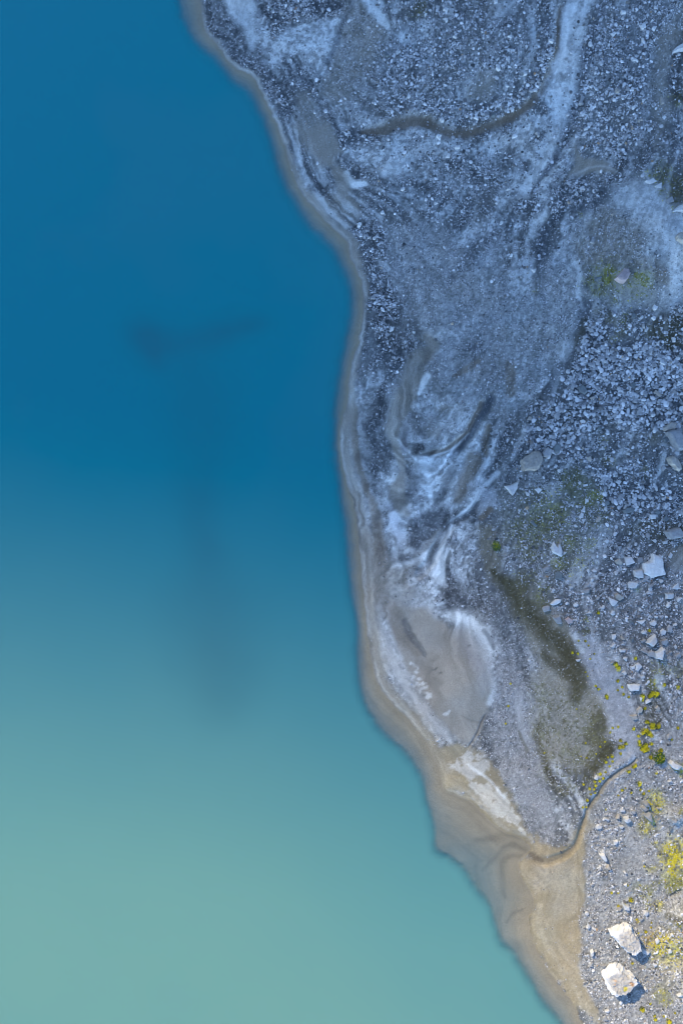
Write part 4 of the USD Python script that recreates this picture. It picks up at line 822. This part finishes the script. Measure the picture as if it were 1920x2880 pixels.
rock(8, 'pale', 'leaf-shaped pale stone left of the flat pale rectangle', 955, 545, 985, 510, 1003, 520, 985, 550)
rock(8, 'pale', 'upright grey-white boulder at the top of the pebble heap', 1165, 690, 1195, 683, 1225, 710, 1190, 752, 1170, 740)
rock(8, 'pale', 'small pale stone left of the upright grey-white boulder', 1120, 710, 1160, 700, 1160, 730, 1140, 732)
rock(8, 'pale', 'rounded pale stone in the middle of the pebble heap', 1205, 795, 1232, 782, 1250, 795, 1240, 812, 1215, 812)
rock(8, 'pale', 'broad pale slab at the foot of the pebble heap', 1105, 865, 1210, 865, 1195, 915, 1125, 918)
rock(8, 'tan', 'round cream boulder at the left end of the flowery moss', 1180, 1080, 1205, 1050, 1230, 1070, 1220, 1100, 1190, 1108)
rock(8, 'tan', 'round cream boulder set in the middle of the flowery moss', 1335, 1065, 1355, 1040, 1378, 1065, 1360, 1090)
rock(8, 'tan', 'brown-topped boulder on bare sand beside the yellow bushes', 1118, 1130, 1175, 1120, 1190, 1155, 1150, 1165)
rock(8, 'pale', 'white flake below a nest of pebbles in the dark moss', 660, 650, 705, 643, 690, 668, 672, 668)
rock(8, 'grey', 'small blue-grey stone just right of the bright split boulder', 1448, 592, 1472, 578, 1478, 592, 1460, 606, h=.25)
rock(8, 'pale', 'little square stone above the pale blocky stone', 1326, 290, 1340, 278, 1358, 282, 1352, 300, h=.25)
rock(8, 'grey', 'small grey-green block between the shard and the triangular slab', 1325, 245, 1340, 232, 1352, 240, 1344, 255, h=.25)
rock(8, 'dark', 'dark flat slab left of the white triangular slab', 1100, 310, 1130, 305, 1150, 335, 1125, 345, h=.25)
# rubble slope at the right, below the pebble field
rock(6, 'tan', 'big rounded tan boulder at the edge of the silt channel', 210, 460, 300, 390, 350, 385, 378, 440, 370, 490, 330, 550, 225, 555, 212, 500, h=1.1, sub=2, name='boulder', category='boulder')
rock(6, 'grey', 'grey boulder beside the big rounded tan boulder', 380, 400, 420, 355, 455, 375, 450, 425, 425, 445, 385, 430, h=.7, sub=1)
rock(6, 'dark', 'dark green-grey boulder, third in the row from the tan boulder', 470, 360, 495, 320, 530, 340, 520, 405, 480, 400)
rock(6, 'pale', 'pale blue wedge-shaped slab at the foot of the silt channel', 60, 685, 175, 645, 172, 700, 125, 760, 85, 715)
rock(6, 'pale', 'pale diamond stone right of the wedge-shaped slab', 315, 710, 345, 695, 375, 715, 345, 745)
rock(6, 'tan', 'long tan slab lying on top of the big right-edge slab', 1410, 190, 1470, 140, 1515, 150, 1510, 195, 1420, 215)
rock(6, 'grey', 'big long grey slab running out of the right edge', 1440, 222, 1540, 208, 1590, 300, 1585, 372, 1530, 380, h=.9)
rock(6, 'dark', 'dark block tucked left of the big right-edge slab', 1400, 280, 1445, 260, 1455, 295, 1420, 320)
rock(6, 'tan', 'tan and white boulder below the big right-edge slab', 1450, 450, 1490, 425, 1530, 450, 1568, 530, 1550, 555, 1510, 540, 1465, 490, h=.8, sub=1)
rock(6, 'grey', 'dark-faced block with pale top halfway down the right edge', 1430, 1075, 1545, 1035, 1580, 1080, 1568, 1120, 1470, 1140, h=.8)
rock(6, 'pale', 'heart-shaped pale slab with a notch at its top', 462, 1200, 475, 1160, 508, 1205, 525, 1175, 548, 1240, 540, 1285, 505, 1270, 465, 1240)
rock(6, 'pale', 'tiny pale triangle touching the heart-shaped slab on its right', 555, 1240, 585, 1245, 560, 1270, 553, 1262, h=.2)
rock(6, 'tan', 'small tan chip just above the heart-shaped slab', 525, 1130, 540, 1150, 530, 1175, 520, 1155, h=.2)
rock(6, 'pale', 'upright pale shard, topmost of a chain of three', 715, 880, 730, 850, 742, 870, 738, 905, 712, 900)
rock(6, 'pale', 'pale square stone, middle of a chain of three', 685, 945, 705, 910, 730, 920, 720, 955, 695, 960)
rock(6, 'pale', 'pale triangle, lowest of a chain of three', 712, 965, 748, 958, 725, 1000)
rock(6, 'tan', 'pale oblong stone right of the chain of three', 830, 970, 860, 940, 878, 950, 850, 990, 835, 990)
rock(6, 'pale', 'small flat stone below the chain of three', 640, 1015, 660, 1008, 678, 1030, 655, 1035, h=.2)
rock(6, 'grey', 'dull triangular stone left of the chain of three', 620, 900, 645, 888, 665, 925, 640, 918, h=.25)
rock(6, 'dark', 'dark slate slab lying on the olive moss', 275, 990, 300, 978, 338, 1020, 320, 1032)
rock(6, 'tan', 'cream boulder alone in mid-slope rubble right of the dark boulder', 750, 440, 785, 430, 797, 465, 770, 475)
rock(6, 'dark', 'dark slab lying just below the cream mid-slope boulder', 720, 540, 745, 530, 775, 555, 735, 562)
rock(6, 'pale', 'round white stone above the lime moss', 677, 655, 694, 640, 709, 655, 696, 674)
rock(6, 'pale', 'white oblong stone with a rusty end beside the round white stone', 726, 672, 758, 665, 762, 682, 730, 688, h=.2)
rock(6, 'pale', 'round white stone right of the lime moss', 894, 745, 910, 730, 930, 742, 915, 764)
rock(6, 'pale', 'pale knobbly stone in the pebbles above the rusty-sided stone', 1000, 650, 1022, 632, 1048, 645, 1030, 670)
rock(6, 'grey', 'grey stone with a rusty pebble on its right', 1015, 775, 1035, 752, 1056, 768, 1045, 797, 1022, 794)
rock(6, 'dark', 'long dark slab lying along the lower rim of the pebbles', 1060, 890, 1090, 868, 1175, 868, 1140, 905, 1070, 912)
rock(6, 'pale', 'pale rectangular block below the pebble rim', 1290, 925, 1345, 925, 1340, 960, 1295, 960)
rock(6, 'dark', 'dark slab touching the top of the pale rectangular block', 1320, 910, 1350, 880, 1385, 905, 1360, 930)
rock(6, 'dark', 'dark block right of the pale rectangular block', 1395, 960, 1430, 930, 1450, 970, 1415, 985)
rock(6, 'pale', 'small pale stone left below the dark-faced edge block', 1310, 1145, 1335, 1132, 1350, 1150, 1335, 1165)
rock(6, 'pale', 'small pale stone directly below the dark-faced edge block', 1395, 1155, 1440, 1145, 1435, 1175, 1410, 1178)
rock(6, 'pale', 'great flat pale slab with a notched upper left corner', 1243, 1340, 1298, 1325, 1315, 1265, 1388, 1290, 1405, 1360, 1430, 1435, 1320, 1465, 1250, 1420, h=.75)
rock(6, 'tan', 'cream-tipped block, left of two above and left of the great notched slab', 995, 1320, 1030, 1300, 1058, 1330, 1050, 1352, 1010, 1345)
rock(6, 'pale', 'pale trapezoid block, right of two above and left of the great notched slab', 1078, 1290, 1135, 1288, 1162, 1335, 1095, 1355)
rock(6, 'pale', 'pale cube touching the lower left of the great notched slab', 1155, 1405, 1225, 1392, 1235, 1465, 1165, 1455)
rock(6, 'grey', 'small grey stone wedged under the great notched slab', 1238, 1450, 1265, 1440, 1290, 1455, 1260, 1485)
rock(6, 'grey', 'dark flat slab between trapezoid block and the great notched slab', 1180, 1300, 1225, 1290, 1235, 1325, 1200, 1340, h=.25)
rock(6, 'pale', 'pale slab with a lime tuft on its right, below the pale cube', 1105, 1510, 1125, 1495, 1190, 1500, 1170, 1550, 1115, 1548)
rock(6, 'pale', 'white pointed stone right of the great notched slab top', 1445, 1285, 1465, 1250, 1485, 1265, 1465, 1300)
rock(6, 'dark', 'square slate-blue stone below the heart-shaped slab', 485, 1415, 510, 1405, 545, 1425, 535, 1480, 490, 1475)
rock(6, 'grey', 'grey-green bar of rock left of the square slate-blue stone', 380, 1385, 430, 1362, 440, 1385, 390, 1415)
rock(6, 'pale', 'rounded white stone near the top of the rubble slope', 435, 180, 458, 160, 480, 178, 462, 200)
rock(6, 'grey', 'grey slab standing in the pebbles above the tan right-edge slab', 1180, 45, 1195, 20, 1228, 28, 1215, 70, 1185, 85)
rock(6, 'pale', 'small round white stone in the dark rubble above the notched slab', 1225, 1110, 1238, 1098, 1250, 1110, 1238, 1124, h=.2)
rock(6, 'pale', 'small round white stone right of the notched slab approach', 1180, 1215, 1192, 1202, 1208, 1214, 1194, 1230, h=.2)
# pale pebble field and dome
rock(4, 'pink', 'smooth lilac slab lying on lime moss beneath the pale dome', 1000, 425, 1075, 340, 1110, 345, 1125, 380, 1080, 460, 1045, 450, h=.6)
rock(4, 'pale', 'small pale stone, left of a pair above the lime moss', 745, 90, 765, 70, 778, 90, 755, 110)
rock(4, 'grey', 'grey slab, right of a pair above the lime moss', 780, 120, 800, 80, 825, 100, 810, 130)
rock(4, 'tan', 'pale tan slab cut by the right edge on the dome', 1515, 70, 1545, 35, 1590, 45, 1590, 125, 1525, 95, h=.6)
rock(4, 'dark', 'dark slate boulder at the lower left of the pebble field', 680, 1350, 720, 1330, 765, 1390, 735, 1415, 690, 1385)
rock(4, 'grey', 'grey rounded stone left of the dark slate boulder', 608, 1340, 630, 1320, 655, 1340, 640, 1372, 618, 1365)
rock(4, 'tan', 'tan slab lying in the middle of the pebble field', 1325, 1395, 1340, 1375, 1385, 1420, 1375, 1440)
rock(4, 'pale', 'pale round stone above the dark slab in the pebble field', 1132, 1280, 1150, 1262, 1170, 1280, 1155, 1302)
rock(4, 'dark', 'dark square slab sunk in the pebble field', 1125, 1320, 1150, 1305, 1172, 1325, 1150, 1365)
rock(4, 'tan', 'flat tan slab under the dark slate boulder', 778, 1442, 818, 1430, 822, 1450, 790, 1458)
rock(4, 'grey', 'rounded grey stone near the top of the dense pebble field', 1350, 1085, 1370, 1065, 1395, 1080, 1375, 1105)
rock(4, 'pale', 'round pale stone beside the dark slate boulder', 780, 1330, 796, 1316, 810, 1330, 796, 1344)
rock(4, 'pale', 'pale stone alone on dark gravel above the pebble field', 998, 876, 1012, 864, 1030, 874, 1014, 886)
rock(4, 'pale', 'bright pale stone at the upper rim of the pebble field', 1142, 865, 1158, 848, 1175, 862, 1160, 880)
rock(4, 'grey', 'blue-grey stone below the bright stone at the pebble rim', 1172, 935, 1190, 912, 1206, 925, 1188, 948)
rock(4, 'dark', 'dark triangular slab half buried in lime moss left of the lilac slab', 815, 450, 830, 420, 880, 410, 870, 432, h=.2)
rock(2, 'pale', 'pale flat slab by the olive moss, left end of the edge chain', 1340, 1105, 1385, 1090, 1412, 1105, 1370, 1122)
rock(2, 'pale', 'pale block by the olive moss, second of the edge chain', 1400, 1135, 1440, 1115, 1438, 1148, 1410, 1145)
rock(2, 'grey', 'two-part grey block under the olive moss, third of the edge chain', 1465, 1220, 1500, 1200, 1515, 1230, 1480, 1245)
rock(2, 'pale', 'large white slab cut by the edge under the olive moss', 1510, 1290, 1550, 1250, 1600, 1255, 1600, 1298, h=.6)
rock(2, 'pale', 'large pale slab cut by the right edge near the top', 1510, 310, 1530, 280, 1600, 245, 1600, 292, h=.6)
rock(2, 'tan', 'thin pale upright splinter on the dark slope near the top right', 1430, 590, 1440, 590, 1455, 630, 1435, 635)
rock(2, 'pale', 'small white stone below the upright splinter', 1441, 714, 1455, 703, 1468, 714, 1455, 728)
rock(2, 'tan', 'cream splinter of rock lying on top of the pale dome', 1128, 1308, 1165, 1290, 1150, 1312, 1138, 1320)
rock(2, 'grey', 'grey wedge on the dark gravel left of the dome', 974, 1462, 990, 1450, 998, 1468, 982, 1476, h=.25)
rock(2, 'pale', 'white round stone beside the pale track', 996, 525, 1010, 514, 1024, 524, 1010, 538)
rock(2, 'grey', 'long grey stone on the right bank of the pale track', 930, 630, 950, 565, 970, 590, 945, 635)
rock(2, 'pale', 'round white stone at the lower end of the pale track', 653, 1160, 665, 1148, 678, 1160, 666, 1172)
rock(2, 'pale', 'pale stone near the top right of the rubble by the dark gully', 1052, 122, 1060, 106, 1080, 104, 1072, 124)
rock(2, 'pale', 'pale oval stone in rubble right of the dark gully', 1028, 425, 1036, 404, 1050, 412, 1040, 432)
N_HAND = len(ROCKS_AT)

# medium stones of the rubble: things too, told apart only by where they lie
ZONES = [((480, 0, 1240, 640), 'on the banded slope above the beach, left of the brown bank'), ((1240, 0, 1600, 420), 'in the rubble between the brown bank and the pale track'), ((1600, 0, 1920, 470), 'on the stony rise right of the pale track'),
         ((880, 560, 1240, 1160), 'on the dark rubble nose above the beach'), ((1240, 420, 1640, 1000), 'on the pebbled slope below the pale track'), ((1600, 860, 1920, 1170), 'in the dense pebble field at the right'),
         ((1480, 1140, 1920, 1460), 'on the rubble slope below the pebble field'), ((1560, 1460, 1920, 1760), 'on the grey gravel around the slab scatter'), ((1720, 1760, 1920, 2160), 'among the pebbles beside the yellow bushes'), ((1640, 2160, 1920, 2560), 'on the sunlit gravel below the mossy boulder cluster'), ((1640, 2560, 1920, 2880), 'in the sunlit gravel around the two white boulders')]
OWN = set()
QUOTA = [12, 18, 20, 14, 12, 34, 26, 18, 14, 10, 16]
rg = np.random.default_rng(5)
ADJ = {'pale': 'small pale', 'grey': 'small grey', 'tan': 'small tan', 'dark': 'small dark'}
for (box, where), quota in zip(ZONES, QUOTA):
    got, tries = 0, 0
    while got < quota and tries < 4000:
        tries += 1
        px, py = rg.uniform(box[0], box[2]), rg.uniform(box[1], box[3])
        if rg.random() > float(sample(BIG, px, py)) / 1.5: continue
        rad = rg.uniform(5.0, 8.5)
        if any(math.hypot(px - a, py - b) < (r_ + rad) * 1.15 for a, b, r_ in ROCKS_AT): continue
        nv = rg.integers(5, 8); ang = np.sort(rg.uniform(0, 2 * math.pi, nv) * .35 + np.arange(nv) / nv * 2 * math.pi)
        el, th = rg.uniform(.65, 1), rg.uniform(0, 3.14)
        ex, ey = np.cos(ang) * rad, np.sin(ang) * rad * el
        flat = np.stack([px + ex * math.cos(th) - ey * math.sin(th), py + ex * math.sin(th) + ey * math.cos(th)], 1).ravel()
        tone = rg.choice(['pale', 'grey', 'tan', 'dark'], p=[.62, .24, .07, .07])
        phrase = f'{ADJ[tone]} stone {where}'
        near = min(range(N_HAND), key=lambda i: math.hypot(px - ROCKS_AT[i][0], py - ROCKS_AT[i][1]))
        ddx, ddy = px - ROCKS_AT[near][0], py - ROCKS_AT[near][1]
        way = ('right' if ddx > 0 else 'left') if abs(ddx) > abs(ddy) else ('below' if ddy > 0 else 'above')
        own = f"{ADJ[tone]} stone {way + ' of' if way in ('left', 'right') else way} the {HEADS[near]}"
        if math.hypot(ddx, ddy) < 110 and own not in OWN and len(own.split()) <= 16:
            OWN.add(own); lab, grp = own, None
        else: lab, grp = phrase, phrase.replace(' stone ', ' stones ')
        rock(0, tone, lab, *flat, name='stone', category='stone', group=grp, h=rad * S * rg.uniform(.7, 1.1))
        got += 1

# ------------------------------------------------------------------ loose pebbles (beyond counting)
import trimesh
def pebble_shape(seed, fine):
    r = np.random.default_rng(seed)
    m = trimesh.creation.icosphere(subdivisions=1 if fine else 0)
    v_ = np.array(m.vertices); d = r.normal(0, 1, (6, 3)); d /= np.linalg.norm(d, axis=1)[:, None]
    s = np.ones(len(v_))
    for k in d:
        lim = r.uniform(.55, .85); t = v_ @ k
        s = np.where(t > lim, np.minimum(s, lim / np.maximum(t, 1e-6)), s)
    v_ = v_ * s[:, None] * np.array([1, r.uniform(.65, .95), r.uniform(.5, .75)])
    return v_, np.array(m.faces)
def instancer(name, shapes, mat, pos, scale, label, seed):
    r = np.random.default_rng(seed)
    path = path_for(name)
    pi = UsdGeom.PointInstancer.Define(stage, path)
    rel = []
    for k, sh in enumerate(shapes):
        g = usdkit.mesh(stage, f'{path}/pebble_{k:03d}' if 'pebble' in name else f'{path}/tuft_{k:03d}', sh, mat)
        rel.append(g.GetPath())
    pi.CreatePrototypesRel().SetTargets(rel)
    n = len(pos)
    pi.CreateProtoIndicesAttr(Vt.IntArray.FromNumpy(r.integers(0, len(shapes), n).astype(np.int32)))
    pi.CreatePositionsAttr(Vt.Vec3fArray.FromNumpy(pos.astype(np.float32)))
    pi.CreateScalesAttr(Vt.Vec3fArray.FromNumpy(scale.astype(np.float32)))
    a, t1, t2 = r.uniform(0, 2 * math.pi, n) / 2, r.normal(0, .12, n), r.normal(0, .12, n)
    qq = np.stack([t1, t2, np.sin(a), np.cos(a)], 1); qq /= np.linalg.norm(qq, axis=1)[:, None]
    pi.CreateOrientationsAttr(Vt.QuathArray([Gf.Quath(float(w), float(x_), float(y_), float(z_)) for x_, y_, z_, w in qq]))
    tag(pi.GetPrim(), label, None, None, 'stuff')
def scatter(density, n, seed, power=1.0):
    r = np.random.default_rng(seed)
    inview = (PX > -20) & (PX < 1990) & (PY > -60) & (PY < 2960)
    w = (np.clip(density, 0, None) ** power * inview).ravel().astype(np.float64)
    k = np.searchsorted(np.cumsum(w) / w.sum(), r.random(n))
    k = np.minimum(k, w.size - 1)
    px, py = PX.ravel()[k] + r.uniform(-.5, .5, n) * STEP, PY.ravel()[k] + r.uniform(-.5, .5, n) * STEP
    return px, py
clump = sstep(.36, .64, N18 * .5 + N7 * .5)
for bx_, by_ in ((815, 1610), (770, 1985)):
    sl, k = m_spot(10, bx_, by_, 190, 170); BIG[sl] = np.maximum(BIG[sl], 1.5 * k)
CUT = np.ones((NY, NX), np.float32)
for a, b, r_ in ROCKS_AT:
    sl = window(np.array([[a, b]]), r_ + 6)
    CUT[sl] *= np.where(np.hypot(PX[sl] - a, PY[sl] - b) < r_ * .6, 0, 1)
SIZE = .80 + .35 * sstep(1430, 1650, PX + .25 * (PY - 900)) * sstep(760, 940, PY) * (1 - sstep(1500, 1800, PY)) - .10 * sstep(1500, 1900, PY) + .10 * (1 - sstep(350, 600, PY)) * sstep(1050, 1300, PX)
SMALL_N, BIG_N = 130000, 30000
for tone, share, label in (('pale', .50, 'pale pebbles strewn over the slope'), ('grey', .36, 'grey pebbles strewn over the slope'), ('dark', .128, 'dark pebbles strewn over the slope'), ('rust', .007, 'rust-coloured pebbles strewn over the slope')):
    sd_ = {'pale': 11, 'grey': 12, 'dark': 13, 'rust': 14}[tone]
    r = np.random.default_rng(sd_)
    n1, n2 = int(SMALL_N * share), int(BIG_N * share)
    x1_, y1_ = scatter((.10 + clump) * DENS * CUT, n1, sd_ * 3, 1.5); x2_, y2_ = scatter((.12 + clump) * BIG * CUT, n2, sd_ * 3 + 1, 1.5)
    s1 = np.clip(r.lognormal(math.log(.058), .32, n1), .03, .12); s2 = np.clip(r.lognormal(math.log(.125), .36, n2), .07, .28)
    px, py, s = np.concatenate([x1_, x2_]), np.concatenate([y1_, y2_]), np.concatenate([s1, s2])
    x, y, z = place(px, py)
    s = s * sample(SIZE, px, py)
    sc = s[:, None] * r.uniform(.8, 1.25, (len(s), 3))
    instancer(f'{tone}_pebbles', [pebble_shape(sd_ * 10 + k, True) for k in range(4)], mat_pebble(tone), np.stack([x, y, z + .18 * s], 1), sc, label, sd_)
# ------------------------------------------------------------------ plants
def leaves(n, r0, seed, size, zlo, zhi, dome=.75, flat=.5):
    """n small leaf blades (two triangles, folded) through a low dome of radius 1"""
    r = np.random.default_rng(seed)
    V_, F_ = [], []
    lobes = r.uniform(-.55, .55, (5, 2))
    for i in range(n):
        c = lobes[r.integers(5)]
        a, q = r.uniform(0, 2 * math.pi), math.sqrt(r.random()) * .55
        x, y = c[0] + q * math.cos(a), c[1] + q * math.sin(a)
        rad = min(math.hypot(x, y), 1.0)
        z = dome * math.sqrt(max(0, 1 - rad * rad)) * r.uniform(zlo, zhi) + .04
        d = np.array([math.cos(a), math.sin(a), r.uniform(-.1, .9)]); d /= np.linalg.norm(d)
        sd_ = np.cross(d, [0, 0, 1]); sd_ /= np.linalg.norm(sd_); up = np.cross(sd_, d)
        L, wd_ = size * r.uniform(.7, 1.3), size * r.uniform(.3, .5)
        p = np.array([x, y, z]); k = len(V_)
        V_ += [p, p + d * L * .5 + sd_ * wd_ + up * .1 * L, p + d * L, p + d * L * .5 - sd_ * wd_ + up * .1 * L]
        F_ += [[k, k + 1, k + 2], [k, k + 2, k + 3]]
    return np.array(V_), np.array(F_)
M_LEAF = mat_plain('shrub_leaf', (.045, .065, .012), (.14, .15, .02), translucent=.25)
M_GREEN = mat_plain('green_leaf', (.04, .085, .012), (.13, .19, .025), translucent=.25)
M_FLOWER = mat_plain('yellow_flower', (.42, .34, .01), (.70, .60, .03), translucent=.2)
FIRST = {}
BUSHES = 0
def bush(c, x, y, r, label, group=None, variant=None, name='yellow_shrub'):
    global BUSHES
    BUSHES += 1
    rr = np.random.default_rng(900 + BUSHES)
    variant = variant if variant is not None else int(rr.integers(0, 4))
    q = pts(c, x, y)[0]; gx_, gy_, gz_ = [float(t) for t in place(*q)]
    R_ = r * CR[c][2] * S * 1.3
    path = path_for(name)
    xf = UsdGeom.Xform.Define(stage, path)
    xf.AddTranslateOp().Set((gx_, gy_, gz_ - .02)); xf.AddRotateZOp().Set(float(rr.uniform(0, 360))); xf.AddScaleOp().Set((R_, R_, R_ * float(rr.uniform(.8, 1.2))))
    key = (name, variant)
    if key in FIRST:
        xf.GetPrim().GetReferences().AddInternalReference(FIRST[key]); xf.GetPrim().SetInstanceable(True)
    else:
        proto = FIRST[key] = f'/World/Looks/{name}_kind_{variant:03d}'
        stage.CreateClassPrim(proto)
        if name == 'green_bush':
            usdkit.mesh(stage, proto + '/foliage', leaves(420, 1, 300 + variant, .16, .3, 1.0), M_GREEN)
            usdkit.mesh(stage, proto + '/flowers', leaves(60, 1, 320 + variant, .11, .9, 1.05), M_FLOWER)
        else:
            usdkit.mesh(stage, proto + '/foliage', leaves(110, 1, 340 + variant, .26, .1, .9, .6), M_LEAF)
            usdkit.mesh(stage, proto + '/flowers', leaves(150, 1, 360 + variant, .21, .75, 1.1, .7), M_FLOWER)
        xf.GetPrim().GetReferences().AddInternalReference(proto); xf.GetPrim().SetInstanceable(True)
    tag(xf.GetPrim(), label, 'shrub', group)
ORD = 'first second third fourth fifth sixth seventh eighth ninth tenth eleventh twelfth thirteenth fourteenth fifteenth sixteenth'.split()
def bushes(c, label, group, flat):
    t = sorted(flat[i:i + 3] for i in range(0, len(flat), 3)) if 'left bank' not in group else sorted((flat[i:i + 3] for i in range(0, len(flat), 3)), key=lambda q: q[1])
    if 'left bank' in group:
        for i, q in enumerate(t): bush(c, *q, f'{label}, {ORD[i]} counting from upstream', group)
    elif len(t) == 2: bush(c, *t[0], label + ', left one of two', group); bush(c, *t[1], label + ', right one of two', group)
    else:
        for i, q in enumerate(t): bush(c, *q, label + (', leftmost' if i == 0 else ', rightmost' if i == len(t) - 1 else ''), group)
bush(8, 1345, 1465, 52, 'large round green bush with yellow tips, biggest plant on the slope', name='green_bush', variant=0)
bush(5, 1552, 1190, 30, 'dark green bush alone on grey-brown gravel at the foot of the slope', name='green_bush', variant=1)
bush(8, 1000, 690, 18, 'bright yellow shrub, upper of two on bare purple-grey gravel'); bush(8, 1020, 722, 20, 'bright yellow shrub, lower of two on bare purple-grey gravel')
bush(8, 1280, 405, 13, 'small yellow shrub alone in the slab scatter'); bush(8, 1165, 637, 13, 'small yellow shrub alone above the pebble heap'); bush(8, 850, 250, 13, 'small olive shrub alone in the gravel right of the pinkish boulder')
bush(10, 940, 205, 19, 'yellow shrub with a short shadow, largest on the bare sunlit slope'); bush(10, 870, 1245, 19, 'green-yellow shrub standing alone above the two cream blocks'); bush(10, 975, 2222, 21, 'yellow shrub on gravel below the shadow of the lowest boulder')
bush(10, 1205, 2325, 20, 'yellow shrub at the bottom edge of the picture'); bush(10, 1000, 1527, 13, 'yellow shrub beside rusty moss right of the upper white boulder'); bush(10, 765, 1507, 11, 'tiny yellow shrub touching the upper edge of the upper white boulder')
bush(10, 978, 292, 13, 'small green shrub directly above the mossy boulder cluster'); bush(10, 985, 945, 9, 'tiny yellow shrub alone in the middle of bare sunlit gravel')
bushes(8, 'yellow shrub in the flowery moss between the two round cream boulders', 'yellow shrubs around the round cream boulders', [1225, 965, 18, 1225, 988, 14, 1240, 1060, 13, 1260, 1180, 16, 1300, 1200, 22, 1350, 1210, 20, 1310, 1225, 18])
bushes(8, 'yellow shrub in the band of shrubs below the broad pale slab', 'yellow shrubs in the band below the broad pale slab', [1300, 940, 22, 1330, 942, 22, 1285, 955, 16, 1360, 940, 10])
bushes(8, 'yellow shrub in the cluster left above the large green bush', 'yellow shrubs in the cluster above the large green bush', [1245, 1255, 22, 1225, 1275, 16, 1275, 1275, 18, 1295, 1295, 16, 1190, 1300, 12, 1190, 1345, 14, 1195, 1370, 14, 1240, 1380, 22, 1260, 1400, 22, 1225, 1405, 18, 1295, 1360, 14, 1240, 1425, 14, 1150, 1235, 13])
bushes(8, 'yellow shrub touching the side of the large green bush', 'yellow shrubs at the side of the large green bush', [1290, 1480, 16, 1370, 1420, 18])
bushes(8, 'small yellow shrub on the pebbles at the right edge', 'small yellow shrubs at the right edge', [1410, 865, 14, 1525, 880, 17, 1520, 1230, 12, 1470, 1325, 9])
bushes(8, 'small yellow shrub on the bare purple-grey gravel strip', 'small yellow shrubs on the gravel strip', [740, 490, 9, 683, 490, 8, 1015, 830, 12, 1053, 885, 10, 1058, 943, 11, 1013, 910, 9, 920, 955, 13, 925, 975, 12, 825, 875, 10, 852, 897, 11, 1105, 965, 10, 970, 1230, 9, 1015, 1222, 10, 948, 1268, 8, 765, 530, 7, 780, 645, 7, 740, 755, 7, 760, 790, 6, 815, 600, 6])
bushes(8, 'yellow shrub over the nest of pebbles in the dark moss', 'yellow shrubs over the nest of pebbles', [630, 590, 10, 678, 598, 10])
bushes(8, 'yellow shrub on the dark moss above the brook bend', 'yellow shrubs on dark moss above the brook bend', [1040, 1335, 13, 1085, 1360, 13, 1030, 1392, 15, 1055, 1390, 17, 1035, 1447, 11, 965, 1465, 14, 930, 1480, 9, 913, 1517, 12, 967, 1510, 10, 905, 1347, 8, 865, 1390, 8])
bushes(8, 'tiny yellow shrub on the mottled floor of the mossy hollow', 'tiny yellow shrubs in the mossy hollow', [740, 1357, 8, 748, 1482, 8, 665, 1070, 7, 390, 1440, 7, 700, 1470, 6, 830, 1450, 7])
bushes(8, 'tiny green shrub on the grey gravel beside the sand lobe', 'tiny green shrubs beside the sand lobe', [105, 853, 8, 88, 1043, 9, 65, 1190, 8])
bushes(10, 'yellow shrub lining the left bank of the brook', 'yellow shrubs along the left bank of the brook', [593, 122, 14, 640, 98, 10, 675, 48, 10, 620, 160, 12, 587, 182, 13, 547, 188, 11, 550, 225, 13, 502, 250, 12, 540, 258, 10, 510, 300, 9, 445, 210, 10, 475, 353, 13, 468, 410, 10, 438, 415, 10, 548, 285, 9])
bushes(10, 'yellow shrub near the top of the sunlit slope right of the brook', 'yellow shrubs right of the brook', [848, 95, 14, 890, 55, 13, 912, 40, 12, 1097, 110, 12])
bushes(10, 'small yellow shrub on gravel left of the mossy boulder cluster', 'small yellow shrubs left of the mossy boulder cluster', [950, 260, 11, 790, 265, 11, 755, 307, 9, 1030, 270, 10, 643, 437, 8, 820, 245, 8, 870, 285, 10])
bushes(10, 'small yellow shrub touching the two cream blocks', 'small yellow shrubs at the two cream blocks', [752, 1300, 12, 815, 1290, 11])
bushes(10, 'tiny yellow shrub on grey gravel above the two cream blocks', 'tiny yellow shrubs above the two cream blocks', [693, 1182, 11, 755, 1180, 9, 840, 1112, 9])
bushes(10, 'small yellow shrub between the rusty moss and upper white boulder', 'small yellow shrubs by the rusty moss', [935, 1540, 10, 1047, 1493, 9, 1050, 1450, 8, 920, 1420, 9])
bushes(10, 'small yellow shrub on gravel in the lower right corner', 'small yellow shrubs in the lower right corner', [1260, 2255, 10, 1085, 2310, 15, 1080, 2280, 10, 1040, 2170, 10, 1160, 2285, 10, 1220, 2350, 9])
bush(10, 880, 1810, 10, 'tiny green shrub between the two white boulders'); bush(8, 1160, 1555, 13, 'yellow shrub at the head of the brook')

# low moss and flowering ground cover (beyond counting)
M_MOSS = {'yellow': mat_plain('yellow_cover', (.34, .28, .02), (.58, .49, .03)), 'lime': mat_plain('lime_moss', (.17, .165, .04), (.27, .255, .05)), 'olive': mat_plain('olive_moss', (.09, .086, .045), (.16, .15, .07))}
px, py = scatter(MOSS * (.3 + clump), 9000, 400, 1.3)
cc = sample(COL, px, py)
which = np.where(cc[:, 0] > .30, 'yellow', np.where(cc[:, 0] > .19, 'lime', 'olive'))
x, y, z = place(px, py)
for t, lab in (('yellow', 'yellow flowering moss spread over the sunny bank'), ('lime', 'lime-green moss patches on the gravel'), ('olive', 'dull olive moss in the hollows')):
    k = which == t
    if k.sum() < 5: continue
    r = np.random.default_rng(410)
    s = r.uniform(.04, .10, k.sum())
    instancer(f'{t}_moss', [leaves(9, 1, 500 + q, .75, .2, .8, .5) for q in range(3)], M_MOSS[t], np.stack([x[k], y[k], z[k]], 1), s[:, None] * np.array([1, 1, .55]), lab, 420)
